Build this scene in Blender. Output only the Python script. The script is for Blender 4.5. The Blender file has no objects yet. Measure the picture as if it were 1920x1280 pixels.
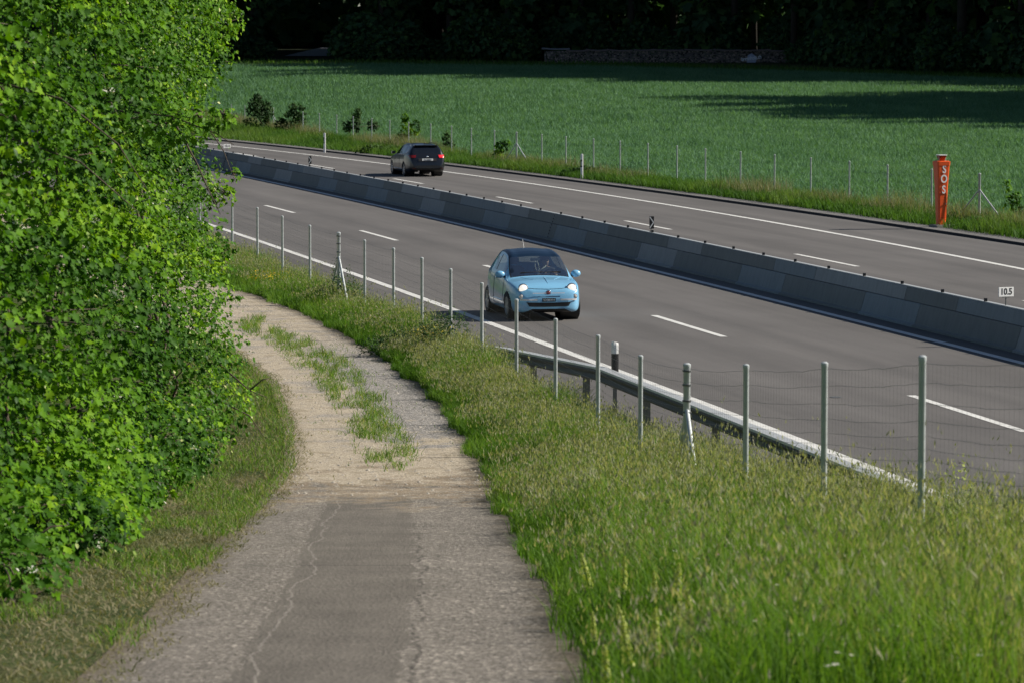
import bpy, bmesh, math, random
import numpy as np
from mathutils import Vector, Matrix
from mathutils.bvhtree import BVHTree

# ------------------------------------------------------------------ camera, sky, sun, exposure
K = 1.09                      # layout unit -> metres (everything is brought to metres at the end)
scene = bpy.context.scene
cam_d = bpy.data.cameras.new('camera')
cam = bpy.data.objects.new('camera', cam_d)
scene.collection.objects.link(cam)
scene.camera = cam
cam_d.sensor_width = 36.0
cam_d.sensor_fit = 'HORIZONTAL'
cam_d.lens = 131.25
cam_d.clip_start = 0.5
cam_d.clip_end = 5000
cam.location = (0, 0, 5.6)
cam.rotation_euler = (math.radians(90) - math.atan(560 / 7000), 0, 0)
cam_d.dof.use_dof = True
cam_d.dof.focus_distance = 77 * K
cam_d.dof.aperture_fstop = 6.3

SUN_EL, SUN_AZ = math.radians(34), math.radians(8)      # azimuth from +X towards +Y
world = bpy.data.worlds.new('World')
scene.world = world
world.use_nodes = True
wn = world.node_tree
bg = wn.nodes['Background']
sky = wn.nodes.new('ShaderNodeTexSky')
sky.sky_type = 'NISHITA'
sky.sun_disc = False
sky.sun_elevation = SUN_EL
sky.sun_rotation = math.radians(90) - SUN_AZ
sky.air_density = 0.75
sky.dust_density = 0.4
wn.links.new(sky.outputs[0], bg.inputs[0])
bg.inputs[1].default_value = 0.05
sun_d = bpy.data.lights.new('sun', 'SUN')
sun = bpy.data.objects.new('sun', sun_d)
scene.collection.objects.link(sun)
sun_d.energy = 5.0
sun_d.angle = math.radians(0.5)
sun_d.color = (1.0, 0.93, 0.83)
sdir = Vector((math.cos(SUN_EL) * math.cos(SUN_AZ), math.cos(SUN_EL) * math.sin(SUN_AZ), math.sin(SUN_EL)))
sun.rotation_euler = sdir.to_track_quat('Z', 'Y').to_euler()
scene.view_settings.view_transform = 'Standard'
scene.view_settings.look = 'None'
scene.view_settings.exposure = 0.52
scene.view_settings.gamma = 1.0
scene.cycles.max_bounces = 8
scene.cycles.transparent_max_bounces = 12

rng = np.random.default_rng(7)
random.seed(7)
PI = math.pi
COL = scene.collection

# ------------------------------------------------------------------ helpers
def tag(o, label=None, cat=None, group=None, kind=None):
    if label: o['label'] = label
    if cat: o['category'] = cat
    if group: o['group'] = group
    if kind: o['kind'] = kind
    return o

def empty(name, loc=(0, 0, 0), rz=0.0):
    o = bpy.data.objects.new(name, None)
    COL.objects.link(o)
    o.location = loc
    o.rotation_euler = (0, 0, rz)
    o.empty_display_size = 0.2
    return o

class MB:
    def __init__(s):
        s.v, s.f, s.m = [], [], []
    def add(s, vs, fs, mi=0):
        b = len(s.v)
        s.v += [tuple(p) for p in vs]
        s.f += [tuple(b + i for i in f) for f in fs]
        s.m += [mi] * len(fs)
        return s
    def box(s, x0, x1, y0, y1, z0, z1, mi=0, M=None):
        vs = [Vector((x, y, z)) for z in (z0, z1) for y in (y0, y1) for x in (x0, x1)]
        if M is not None: vs = [M @ v for v in vs]
        return s.add(vs, [(0, 2, 3, 1), (4, 5, 7, 6), (0, 1, 5, 4), (2, 6, 7, 3), (0, 4, 6, 2), (1, 3, 7, 5)], mi)
    def bbox(s, x0, x1, y0, y1, z0, z1, b, mi=0, M=None):
        # box with bevelled vertical and top edges
        bm = bmesh.new()
        bmesh.ops.create_cube(bm, size=1)
        for v in bm.verts:
            v.co = Vector((x0 + (v.co.x + .5) * (x1 - x0), y0 + (v.co.y + .5) * (y1 - y0), z0 + (v.co.z + .5) * (z1 - z0)))
        bmesh.ops.bevel(bm, geom=bm.edges[:], offset=b, segments=2, affect='EDGES')
        if M is not None: bm.transform(M)
        bm.verts.index_update()
        s.add([v.co.copy() for v in bm.verts], [[v.index for v in f.verts] for f in bm.faces], mi)
        bm.free()
        return s
    def tube(s, pts, rad, n=8, mi=0, cap=True):
        pts = [Vector(p) for p in pts]
        rs = rad if hasattr(rad, '__len__') else [rad] * len(pts)
        rings = []
        for i, p in enumerate(pts):
            t = (pts[min(i + 1, len(pts) - 1)] - pts[max(i - 1, 0)]).normalized()
            a = Vector((0, 0, 1)) if abs(t.z) < .95 else Vector((1, 0, 0))
            u = t.cross(a).normalized()
            w = u.cross(t).normalized()
            rings.append([p + (u * math.cos(2 * PI * k / n) + w * math.sin(2 * PI * k / n)) * rs[i] for k in range(n)])
        vs = [q for r in rings for q in r]
        fs = [(i * n + k, i * n + (k + 1) % n, (i + 1) * n + (k + 1) % n, (i + 1) * n + k) for i in range(len(pts) - 1) for k in range(n)]
        if cap:
            fs.append(tuple(range(n))[::-1])
            fs.append(tuple((len(pts) - 1) * n + k for k in range(n)))
        return s.add(vs, fs, mi)
    def lathe(s, prof, n=16, M=None, mi=0, axis='Z'):
        # prof: list (r, h)
        vs, fs = [], []
        for r, h in prof:
            for k in range(n):
                a = 2 * PI * k / n
                p = Vector((r * math.cos(a), r * math.sin(a), h))
                if axis == 'Y': p = Vector((p.x, p.z, p.y))
                vs.append(M @ p if M is not None else p)
        for i in range(len(prof) - 1):
            for k in range(n):
                q = (i * n + k, i * n + (k + 1) % n, (i + 1) * n + (k + 1) % n, (i + 1) * n + k)
                fs.append(q if axis == 'Z' else q[::-1])
        return s.add(vs, fs, mi)
    def poly_extrude(s, pts, z0, z1, M=None, mi=0):
        n = len(pts)
        vs = [Vector((x, y, z0)) for x, y in pts] + [Vector((x, y, z1)) for x, y in pts]
        if M is not None: vs = [M @ v for v in vs]
        fs = [tuple(range(n))[::-1], tuple(range(n, 2 * n))] + [(i, (i + 1) % n, n + (i + 1) % n, n + i) for i in range(n)]
        return s.add(vs, fs, mi)
    def build(s, name, mats, parent=None, smooth=False, angle=None, loc=None):
        me = bpy.data.meshes.new(name)
        me.from_pydata(s.v, [], s.f)
        for m in (mats if isinstance(mats, (list, tuple)) else [mats]): me.materials.append(m)
        me.polygons.foreach_set('material_index', s.m)
        if smooth: me.polygons.foreach_set('use_smooth', [True] * len(s.f))
        me.update()
        if smooth and angle: me.set_sharp_from_angle(angle=math.radians(angle))
        o = bpy.data.objects.new(name, me)
        COL.objects.link(o)
        if parent: o.parent = parent
        if loc: o.location = loc
        return o

def np_mesh(name, V, T, uv=None, mats=None, midx=None, parent=None, smooth=False):
    """triangle mesh from numpy arrays; uv per vertex"""
    me = bpy.data.meshes.new(name)
    V = np.asarray(V, np.float32); T = np.asarray(T, np.int32)
    me.vertices.add(len(V)); me.vertices.foreach_set('co', V.ravel())
    k = T.shape[1]
    me.loops.add(T.size); me.loops.foreach_set('vertex_index', T.ravel())
    me.polygons.add(len(T))
    me.polygons.foreach_set('loop_start', np.arange(0, T.size, k, dtype=np.int32))
    me.polygons.foreach_set('loop_total', np.full(len(T), k, np.int32))
    for m in mats or []: me.materials.append(m)
    if midx is not None: me.polygons.foreach_set('material_index', np.asarray(midx, np.int32))
    if smooth: me.polygons.foreach_set('use_smooth', np.ones(len(T), bool))
    me.update(calc_edges=True)
    if uv is not None:
        l = me.uv_layers.new(name='UVMap')
        l.data.foreach_set('uv', np.asarray(uv, np.float32)[T.ravel()].ravel())
    o = bpy.data.objects.new(name, me)
    COL.objects.link(o)
    if parent: o.parent = parent
    return o

def vnoise(x, y, s, seed=0):
    """cheap smooth 2-D value noise in 0..1"""
    x = np.asarray(x, float) / s + seed * 17.3; y = np.asarray(y, float) / s + seed * 9.1
    xi, yi = np.floor(x), np.floor(y); fx, fy = x - xi, y - yi
    fx = fx * fx * (3 - 2 * fx); fy = fy * fy * (3 - 2 * fy)
    h = lambda a, b: np.modf(np.abs(np.sin(a * 127.1 + b * 311.7 + seed) * 43758.5453))[0]
    return (h(xi, yi) * (1 - fx) + h(xi + 1, yi) * fx) * (1 - fy) + (h(xi, yi + 1) * (1 - fx) + h(xi + 1, yi + 1) * fx) * fy

# ------------------------------------------------------------------ materials
class NT:
    def __init__(s, name):
        s.mat = bpy.data.materials.new(name); s.mat.use_nodes = True
        s.t = s.mat.node_tree; s.t.nodes.clear()
        s.out = s.n('ShaderNodeOutputMaterial')
    def n(s, typ, **kw):
        nd = s.t.nodes.new(typ)
        for k, v in kw.items():
            if k in nd.inputs.keys(): pass
            setattr(nd, k, v)
        return nd
    def l(s, a, b): s.t.links.new(a, b)
    def val(s, inp, v):
        if hasattr(v, 'is_linked') or hasattr(v, 'links'): s.l(v, inp)
        else: inp.default_value = v
    def noise(s, vec, scale, detail=4, rough=.55, dist=0):
        nd = s.n('ShaderNodeTexNoise')
        nd.inputs['Scale'].default_value = scale; nd.inputs['Detail'].default_value = detail
        nd.inputs['Roughness'].default_value = rough; nd.inputs['Distortion'].default_value = dist
        if vec is not None: s.l(vec, nd.inputs['Vector'])
        return nd.outputs['Fac']
    def ramp(s, fac, stops, interp='LINEAR'):
        nd = s.n('ShaderNodeValToRGB'); cr = nd.color_ramp; cr.interpolation = interp
        while len(cr.elements) < len(stops): cr.elements.new(.5)
        for e, (p, c) in zip(cr.elements, stops):
            e.position = p; e.color = (c, c, c, 1) if not hasattr(c, '__len__') else (*c[:3], 1)
        s.l(fac, nd.inputs[0])
        return nd.outputs[0]
    def mix(s, fac, a, b, mode='MIX'):
        nd = s.n('ShaderNodeMix', data_type='RGBA', blend_type=mode)
        s.val(nd.inputs[0], fac)
        for i, v in ((6, a), (7, b)):
            if hasattr(v, '__len__') and not hasattr(v, 'links'): v = (*v[:3], 1)
            s.val(nd.inputs[i], v)
        return nd.outputs[2]
    def math(s, op, a, b=0.0, c=0.0, clamp=False):
        nd = s.n('ShaderNodeMath', operation=op, use_clamp=clamp)
        s.val(nd.inputs[0], a); s.val(nd.inputs[1], b)
        if len(nd.inputs) > 2: s.val(nd.inputs[2], c)
        return nd.outputs[0]
    def mapping(s, vec, scale):
        nd = s.n('ShaderNodeMapping'); nd.inputs['Scale'].default_value = scale
        s.l(vec, nd.inputs['Vector']); return nd.outputs[0]
    def coord(s, which='Object'): return s.n('ShaderNodeTexCoord').outputs[which]
    def bump(s, h, strength=.3, dist=.02):
        nd = s.n('ShaderNodeBump'); nd.inputs['Strength'].default_value = strength; nd.inputs['Distance'].default_value = dist
        s.l(h, nd.inputs['Height']); return nd.outputs[0]
    def principled(s, col, rough=.6, metal=0., bump=None, **kw):
        p = s.n('ShaderNodeBsdfPrincipled')
        if hasattr(col, '__len__') and not hasattr(col, 'links'): col = (*col[:3], 1)
        s.val(p.inputs['Base Color'], col); s.val(p.inputs['Roughness'], rough); s.val(p.inputs['Metallic'], metal)
        if bump is not None: s.l(bump, p.inputs['Normal'])
        for k, v in kw.items():
            kk = k.replace('_', ' ')
            if kk in p.inputs.keys(): s.val(p.inputs[kk], v)
        s.l(p.outputs[0], s.out.inputs[0])
        return p

def simple(name, col, rough=.6, metal=0., var=.12, nscale=8, bumps=0., **kw):
    m = NT(name); co = m.coord()
    n = m.noise(co, nscale, 5)
    c = m.mix(n, tuple(x * (1 - var) for x in col), tuple(min(1, x * (1 + var)) for x in col))
    b = m.bump(m.noise(co, nscale * 4, 4), bumps, .01) if bumps else None
    m.principled(c, rough, metal, b, **kw)
    return m.mat

def leaf_mat(name, stops, trans=.45, rough=.45, spec=.35):
    """UV.x = per-leaf random tint, UV.y = position along the leaf"""
    m = NT(name); uv = m.n('ShaderNodeUVMap'); sep = m.n('ShaderNodeSeparateXYZ'); m.l(uv.outputs[0], sep.inputs[0])
    c = m.ramp(sep.outputs[0], stops)
    p = m.n('ShaderNodeBsdfPrincipled'); m.l(c, p.inputs['Base Color'])
    p.inputs['Roughness'].default_value = rough; p.inputs['Specular IOR Level'].default_value = spec
    t = m.n('ShaderNodeBsdfTranslucent')
    c2 = m.mix(1.0, c, (1.5, 1.55, .55), 'MULTIPLY'); m.l(c2, t.inputs[0])
    mx = m.n('ShaderNodeMixShader'); mx.inputs[0].default_value = trans
    m.l(p.outputs[0], mx.inputs[1]); m.l(t.outputs[0], mx.inputs[2]); m.l(mx.outputs[0], m.out.inputs[0])
    return m.mat

# asphalt of the motorway: UV = (lateral metres, distance along)
def asphalt():
    m = NT('motorway_asphalt'); uv = m.n('ShaderNodeUVMap').outputs[0]; co = m.coord()
    fine = m.noise(co, 38, 3, .7)
    streak = m.noise(m.mapping(uv, (1.6, .012, 1)), 1.0, 3, .6)
    blot = m.noise(m.mapping(uv, (.5, .09, 1)), 1.0, 4, .6)
    c = m.ramp(streak, [(.25, (.096, .092, .088)), (.55, (.116, .110, .105)), (.8, (.133, .126, .119))])
    c = m.mix(.8, c, m.ramp(blot, [(.3, .84), (.5, 1.0), (.72, 1.12)]), 'MULTIPLY')
    sx = m.n('ShaderNodeSeparateXYZ'); m.l(uv, sx.inputs[0])
    wv = m.math('COSINE', m.math('MULTIPLY', sx.outputs[0], 2 * math.pi / 1.92))
    c = m.mix(.75, c, m.ramp(m.math('ADD', m.math('MULTIPLY', wv, .25), m.math('MULTIPLY', blot, .9)), [(.15, .90), (.8, 1.08)]), 'MULTIPLY')
    seam = m.noise(m.mapping(uv, (.05, .5, 1)), 1.0, 2, .5)
    c = m.mix(.5, c, m.ramp(seam, [(.3, .92), (.7, 1.06)]), 'MULTIPLY')
    c = m.mix(.9, c, m.ramp(fine, [(.3, .78), (.5, 1.), (.7, 1.22)]), 'MULTIPLY')
    m.principled(c, .82, 0, m.bump(fine, .35, .006), Specular_IOR_Level=.3)
    return m.mat
M_ASPH = asphalt()

def paint():
    m = NT('road_paint'); co = m.coord()
    wear = m.noise(co, 3.5, 6, .65)
    c = m.ramp(wear, [(.25, (.34, .33, .31)), (.42, (.60, .60, .57)), (.7, (.74, .74, .71))])
    m.principled(c, .6, 0, m.bump(m.noise(co, 60, 2), .2, .004))
    return m.mat
M_PAINT = paint()

# terrain, attribute 'field' = ploughed/crop side, 'wood' = forest floor
def ground_mat():
    m = NT('ground_soil'); co = m.coord()
    a = m.n('ShaderNodeAttribute', attribute_name='field').outputs['Fac']
    w = m.n('ShaderNodeAttribute', attribute_name='wood').outputs['Fac']
    n1 = m.noise(co, .8, 6, .6); n2 = m.noise(co, 9, 5, .65)
    g = m.ramp(n1, [(.3, (.030, .050, .014)), (.5, (.055, .075, .022)), (.72, (.10, .095, .045))])
    f = m.ramp(n2, [(.3, (.018, .045, .020)), (.6, (.030, .068, .032)), (.8, (.05, .09, .045))])
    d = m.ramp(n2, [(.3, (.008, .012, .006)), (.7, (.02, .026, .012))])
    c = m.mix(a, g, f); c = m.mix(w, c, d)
    m.principled(c, .95, 0, m.bump(n2, .8, .06), Specular_IOR_Level=.1)
    return m.mat
M_GROUND = ground_mat()

# farm track: UV.x lateral -1..1, UV.y = metres along Y
def track_mat():
    m = NT('farm_track_surface'); co = m.coord()
    uv = m.n('ShaderNodeUVMap').outputs[0]; sp = m.n('ShaderNodeSeparateXYZ'); m.l(uv, sp.inputs[0])
    u, v = sp.outputs[0], sp.outputs[1]
    big = m.noise(co, 1.1, 5, .6); mid = m.noise(co, 5, 5, .65); fine = m.noise(co, 42, 3, .75)
    vor = m.n('ShaderNodeTexVoronoi'); vor.inputs['Scale'].default_value = 34; m.l(co, vor.inputs['Vector'])
    stone = vor.outputs['Distance']; scol = m.n('ShaderNodeSeparateColor'); m.l(vor.outputs['Color'], scol.inputs[0])
    # old coarse asphalt
    asp = m.ramp(fine, [(.3, (.075, .068, .058)), (.5, (.175, .158, .135)), (.68, (.33, .30, .26))])
    asp = m.mix(.7, asp, m.ramp(scol.outputs[0], [(0, .45), (.5, 1.), (.88, 1.2), (1, 2.9)]), 'MULTIPLY')
    smooth = m.ramp(fine, [(.3, (.105, .094, .080)), (.6, (.150, .136, .116)), (.8, (.20, .18, .155))])
    uw = m.math('ADD', u, m.math('MULTIPLY', m.math('SUBTRACT', big, .5), .22))
    ins = m.math('MULTIPLY', m.math('GREATER_THAN', uw, -.42), m.math('LESS_THAN', m.math('ADD', uw, m.math('MULTIPLY', m.math('SUBTRACT', mid, .5), .15)), .26))
    asp = m.mix(m.math('MULTIPLY', ins, .85), asp, smooth)
    asp = m.mix(.55, asp, m.ramp(big, [(.3, .75), (.5, 1.), (.7, 1.25)]), 'MULTIPLY')
    # crack, pale, wandering along the left of the smooth strip
    wob = m.math('MULTIPLY', m.math('SUBTRACT', m.noise(m.mapping(uv, (0, .28, 0)), 1., 7, .62), .5), .42)
    cr = m.math('ABSOLUTE', m.math('ADD', m.math('ADD', u, .34), wob))
    crk = m.math('MULTIPLY', m.math('LESS_THAN', cr, .0062), m.math('GREATER_THAN', fine, .43))
    asp = m.mix(m.math('MULTIPLY', crk, .45), asp, (.36, .33, .29))
    wob3 = m.math('MULTIPLY', m.math('SUBTRACT', m.noise(m.mapping(uv, (0, .5, 0)), 1.3, 7, .7), .5), .30)
    cr3 = m.math('LESS_THAN', m.math('ABSOLUTE', m.math('ADD', m.math('SUBTRACT', u, .30), wob3)), .010)
    asp = m.mix(m.math('MULTIPLY', m.math('MULTIPLY', cr3, m.math('LESS_THAN', v, 36.)), m.math('MULTIPLY', m.math('GREATER_THAN', mid, .46), .6)), asp, (.045, .04, .035))
    st2 = m.noise(m.mapping(uv, (7., .35, 0)), 1., 4, .6)
    asp = m.mix(.5, asp, m.ramp(st2, [(.3, .80), (.55, 1.), (.75, 1.12)]), 'MULTIPLY')
    wob2 = m.math('MULTIPLY', m.math('SUBTRACT', m.noise(m.mapping(uv, (3., .0, 0)), 1., 5, .6), .5), .35)
    c2 = m.math('ABSOLUTE', m.math('ADD', m.math('SUBTRACT', v, 30.6), wob2))
    crk2 = m.math('MULTIPLY', m.math('LESS_THAN', c2, .035), ins)
    asp = m.mix(m.math('MULTIPLY', crk2, .6), asp, (.05, .045, .04))
    # gravels
    beige = m.ramp(fine, [(.28, (.21, .175, .125)), (.5, (.385, .33, .25)), (.7, (.56, .49, .39))])
    beige = m.mix(m.math('MULTIPLY', m.math('GREATER_THAN', m.noise(co, 2.6, 6, .7), .56), .45), beige, (.20, .165, .10))
    beige = m.mix(.6, beige, m.ramp(scol.outputs[0], [(0, .7), (.5, 1.), (1, 1.35)]), 'MULTIPLY')
    grey = m.ramp(fine, [(.28, (.10, .094, .085)), (.5, (.24, .225, .205)), (.7, (.44, .42, .39))])
    grey = m.mix(.75, grey, m.ramp(scol.outputs[1], [(0, .5), (.5, 1.), (1, 1.6)]), 'MULTIPLY')
    # zones along the track
    vz = m.math('ADD', m.math('ADD', v, m.math('MULTIPLY', m.math('SUBTRACT', mid, .5), 9.0)), m.math('MULTIPLY', m.math('SUBTRACT', big, .5), 17.0))
    zg = m.n('ShaderNodeMapRange'); zg.inputs[1].default_value = 51.5; zg.inputs[2].default_value = 53.5; m.l(vz, zg.inputs[0])
    right = m.n('ShaderNodeMapRange'); right.inputs[1].default_value = -.15; right.inputs[2].default_value = .15; m.l(uw, right.inputs[0])
    far = m.n('ShaderNodeMapRange'); far.inputs[1].default_value = 66; far.inputs[2].default_value = 72; m.l(vz, far.inputs[0])
    gz = m.math('MULTIPLY', m.math('MULTIPLY', zg.outputs[0], right.outputs[0]), m.math('SUBTRACT', 1., far.outputs[0]), clamp=True)
    leftgrey = m.n('ShaderNodeMapRange'); leftgrey.inputs[1].default_value = .5; leftgrey.inputs[2].default_value = .62; m.l(big, leftgrey.inputs[0])
    gz = m.math('MAXIMUM', gz, m.math('MULTIPLY', m.math('MULTIPLY', leftgrey.outputs[0], .7), zg.outputs[0]))
    gr = m.mix(gz, beige, grey)
    za = m.n('ShaderNodeMapRange'); za.inputs[1].default_value = 42.6; za.inputs[2].default_value = 46.2; m.l(vz, za.inputs[0])
    soil = m.math('MULTIPLY', m.math('GREATER_THAN', mid, .47), m.math('LESS_THAN', m.math('ABSOLUTE', m.math('SUBTRACT', vz, 45.6)), 1.6))
    c = m.mix(za.outputs[0], asp, gr)
    c = m.mix(m.math('MULTIPLY', soil, .55), c, (.15, .105, .06))
    edge = m.n('ShaderNodeMapRange'); edge.inputs[1].default_value = .78; edge.inputs[2].default_value = 1.0
    m.l(m.math('ADD', m.math('ABSOLUTE', u), m.math('MULTIPLY', m.math('SUBTRACT', mid, .5), .35)), edge.inputs[0])
    c = m.mix(m.math('MULTIPLY', edge.outputs[0], .75), c, (.11, .088, .052))
    h = m.math('ADD', m.math('MULTIPLY', stone, .6), fine)
    m.principled(c, .92, 0, m.bump(h, .65, .02), Specular_IOR_Level=.2)
    return m.mat
M_TRACK = track_mat()

def concrete(name, base, seed=0.):
    m = NT(name); co = m.coord()
    n = m.noise(co, 1.3, 6, .6); st = m.noise(m.mapping(co, (5, 5, .35)), 1.5, 5, .6); fine = m.noise(co, 40, 3, .7)
    c = m.mix(n, tuple(x * .85 for x in base), tuple(x * 1.12 for x in base))
    c = m.mix(.45, c, m.ramp(st, [(.3, .72), (.55, 1.), (.8, 1.12)]), 'MULTIPLY')
    c = m.mix(.4, c, m.ramp(fine, [(.3, .85), (.7, 1.12)]), 'MULTIPLY')
    m.principled(c, .85, 0, m.bump(fine, .3, .004))
    return m.mat
M_CONC = [concrete('barrier_concrete_pale', (.29, .30, .295)), concrete('barrier_concrete_grey', (.185, .195, .185)), concrete('barrier_concrete_blue', (.225, .255, .265))]
M_KERB = concrete('kerb_concrete', (.22, .215, .20))
M_GALV = simple('galvanised_steel', (.50, .54, .54), .45, .25, .15, 14, .1)
M_GALVD = simple('weathered_steel', (.16, .165, .16), .5, .5, .25, 10)
M_RAIL = simple('guardrail_steel', (.50, .52, .52), .45, .35, .12, 6)
M_WIRE = simple('fence_wire', (.16, .16, .15), .5, .6)
M_BLACK = simple('black_plastic', (.012, .012, .013), .45)
M_DARK = simple('dark_rubber', (.018, .018, .018), .75)
M_WHITE = simple('white_plastic', (.78, .78, .76), .4, 0, .06)
M_ORANGE = simple('orange_enamel', (.74, .092, .014), .38, 0, .07, 5)
M_REDDK = simple('red_lamp_stripes', (.25, .03, .015), .3)
M_BARK = simple('bark', (.085, .065, .045), .9, 0, .4, 9, .8)
M_BARKD = simple('dark_bark', (.030, .025, .018), .95, 0, .4, 4, .8)
M_LEAF = leaf_mat('hedge_leaf', [(0, (.010, .042, .003)), (.35, (.036, .110, .004)), (.7, (.105, .235, .006)), (1, (.25, .40, .014))], .26, .6, .11)
M_LEAF2 = leaf_mat('dogwood_leaf', [(0, (.012, .048, .004)), (.5, (.046, .130, .006)), (.93, (.115, .245, .010)), (1, (.50, .52, .22))], .28, .5, .2)
M_LEAFD = leaf_mat('wood_leaf', [(0, (.024, .060, .030)), (.6, (.048, .110, .045)), (1, (.09, .165, .050))], .38, .6, .15)
M_LEAFM = leaf_mat('shrub_leaf', [(0, (.012, .038, .008)), (.6, (.028, .070, .013)), (1, (.06, .12, .022))], .3, .6, .15)
M_GRASS = leaf_mat('meadow_grass', [(0, (.038, .095, .012)), (.38, (.082, .180, .020)), (.65, (.140, .240, .036)), (.82, (.23, .26, .10)), (1, (.40, .36, .22))], .4, .6, .15)
M_SEED = leaf_mat('grass_seed_heads', [(0, (.17, .20, .095)), (.5, (.26, .27, .16)), (1, (.36, .34, .24))], .35, .7, .1)
M_DRY = leaf_mat('mown_hay', [(0, (.10, .135, .045)), (.35, (.17, .165, .085)), (.8, (.27, .24, .15)), (1, (.36, .30, .20))], .25, .8, .1)
M_VERGE = leaf_mat('verge_grass', [(0, (.028, .075, .014)), (.5, (.065, .145, .024)), (.85, (.12, .19, .045)), (1, (.19, .19, .10))], .35, .6, .1)
M_STRAW = leaf_mat('straw_grass', [(0, (.08, .13, .04)), (.4, (.16, .17, .09)), (1, (.30, .27, .19))], .3, .8, .1)
M_CROP = leaf_mat('wheat_blades', [(0, (.056, .135, .070)), (.5, (.098, .205, .112)), (1, (.16, .29, .17))], .3, .6, .12)
M_PETAL = leaf_mat('white_petals', [(0, (.6, .6, .5)), (1, (.8, .8, .72))], .3, .6)
M_YEL = leaf_mat('yellow_petals', [(0, (.62, .42, .01)), (1, (.78, .58, .03))], .3, .6)
M_MIGN = leaf_mat('mignonette_spike', [(0, (.26, .33, .06)), (1, (.46, .50, .12))], .3, .6)
M_PINK = leaf_mat('pink_petals', [(0, (.55, .12, .14)), (1, (.45, .25, .6))], .3, .6)

# ------------------------------------------------------------------ layout curves (layout units; y away from camera)
P = np.poly1d
c_near = P([-.000242, -.173592, 13.829]); c_dash = P([-.00032235, -.1536964, 16.5806])
c_bline = P([-.00023904, -.168176, 20.9215]); c_fdash = P([-.00032357, -.144151, 24.944])
c_fline = P([-.00075990, -.0293327, 21.8306]); c_kerb = P([-.00055321, -.1051048, 30.8565])
def c_barr(y): return c_bline(y) + .92
def c_rail(y): return c_near(y) - 2.03
def c_shoulder(y): return c_near(y) - np.interp(y, [0, 50, 58, 74, 400], [2.2, 2.25, 2.6, 1.75, 1.75])
_RY = [-400, -50, 0, 10, 16, 22, 29, 33, 37.5, 42, 46, 50, 56, 60, 900]
_RZ = [3.6, 3.6, 3.5, 2.85, 2.42, 1.95, 1.43, 1.09, .72, .35, .13, .04, .0, .0, .0]
FEN = [(13.5, -12.4, 1.5), (108, -9.6, 1.55)]
fence_pts = [(-11.1, 109.0, 1.55), (-9.7, 104.6, 1.55), (-8.45, 100.9, 1.55), (-7.29, 97.2, 1.55), (-6.26, 91.7, 1.55), (-5.37, 87.2, 1.55), (-4.49, 82.8, 1.55), (-3.7, 79.6, 1.55),
             (-3.03, 76.6, 1.55), (-2.34, 73.6, 1.55), (-1.7, 70.3, 1.55), (-1.1, 66.8, 1.55), (-.51, 62.9, 1.55), (.07, 58.7, 1.56), (.64, 54.7, 1.55),
             (1.16, 50.2, 1.66), (1.59, 46.0, 1.74), (1.98, 42.1, 1.97), (2.36, 37.5, 2.36), (2.79, 33.2, 2.75), (3.2, 29.0, 3.16), (3.6, 24.9, 3.52)]
def c_fence(y):
    a = np.array(sorted((p[1], p[0]) for p in fence_pts)); return np.interp(y, np.r_[-50, a[:, 0], 130, 400], np.r_[6.5, a[:, 1], -17, -90])
def ramp(y): return np.interp(y, _RY, _RZ)
def sstep(t): t = np.clip(t, 0, 1); return t * t * (3 - 2 * t)
def gz(x, y):
    """ground height"""
    x = np.asarray(x, float); y = np.asarray(y, float)
    xf = c_fence(y) + .25; xr = c_shoulder(y) + .05
    near = ramp(y) * (1 - sstep((x - xf) / np.maximum(xr - xf, .4)))
    d = x - c_kerb(np.minimum(y, 420)) - 1.0
    verge = .22 * sstep(d / 4.0)
    far = np.interp(y, [0, 185, 215, 260, 330, 345, 420, 900], [0, 0, .45, 1.45, 3.1, 3.5, 5.3, 14.]) * sstep(d / 38)
    return near + np.where(d > 0, verge + far, 0)
PR = np.array([(-30, 1.6), (10, .75), (21.5, .43), (28.3, .33), (38.5, .06), (46.5, -.23), (54.4, -.7), (61.2, -1.49), (67.6, -2.5), (75.4, -3.9), (81.7, -5.4), (86, -6.6), (100, -10.), (125, -16.5), (150, -24)])
PL = np.array([(-30, -1.9), (10, -2.35), (21.5, -2.44), (28.3, -2.56), (38.5, -2.9), (45, -3.0), (48.1, -2.95), (54.4, -3.34), (61.2, -4.0), (65.3, -4.76), (68.8, -5.45), (78, -8.), (86, -10.), (100, -13.5), (125, -20), (150, -27.5)])
def c_pr(y): return np.interp(y, PR[:, 0], PR[:, 1])
def c_pl(y): return np.interp(y, PL[:, 0], PL[:, 1])

def sheet(name, ys, xl, xr, nx, mat, dz, uvf=None, parent=None, kind='structure', flat=False):
    ys = np.asarray(ys, float); t = np.linspace(0, 1, nx)
    a, b = xl(ys)[:, None], xr(ys)[:, None]
    X = a + (b - a) * t[None, :]; Y = np.repeat(ys[:, None], nx, 1)
    Z = (np.zeros_like(X) if flat else gz(X, Y)) + dz
    V = np.stack([X, Y, Z], -1).reshape(-1, 3)
    i = np.arange(len(ys) - 1)[:, None] * nx + np.arange(nx - 1)[None, :]
    F = np.stack([i, i + 1, i + nx + 1, i + nx], -1).reshape(-1, 4)
    uv = np.stack([X, Y], -1).reshape(-1, 2) if uvf is None else uvf(X, Y, t).reshape(-1, 2)
    o = np_mesh(name, V, F, uv, [mat], smooth=True, parent=parent)
    if parent is None: o['kind'] = kind
    return o

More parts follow.
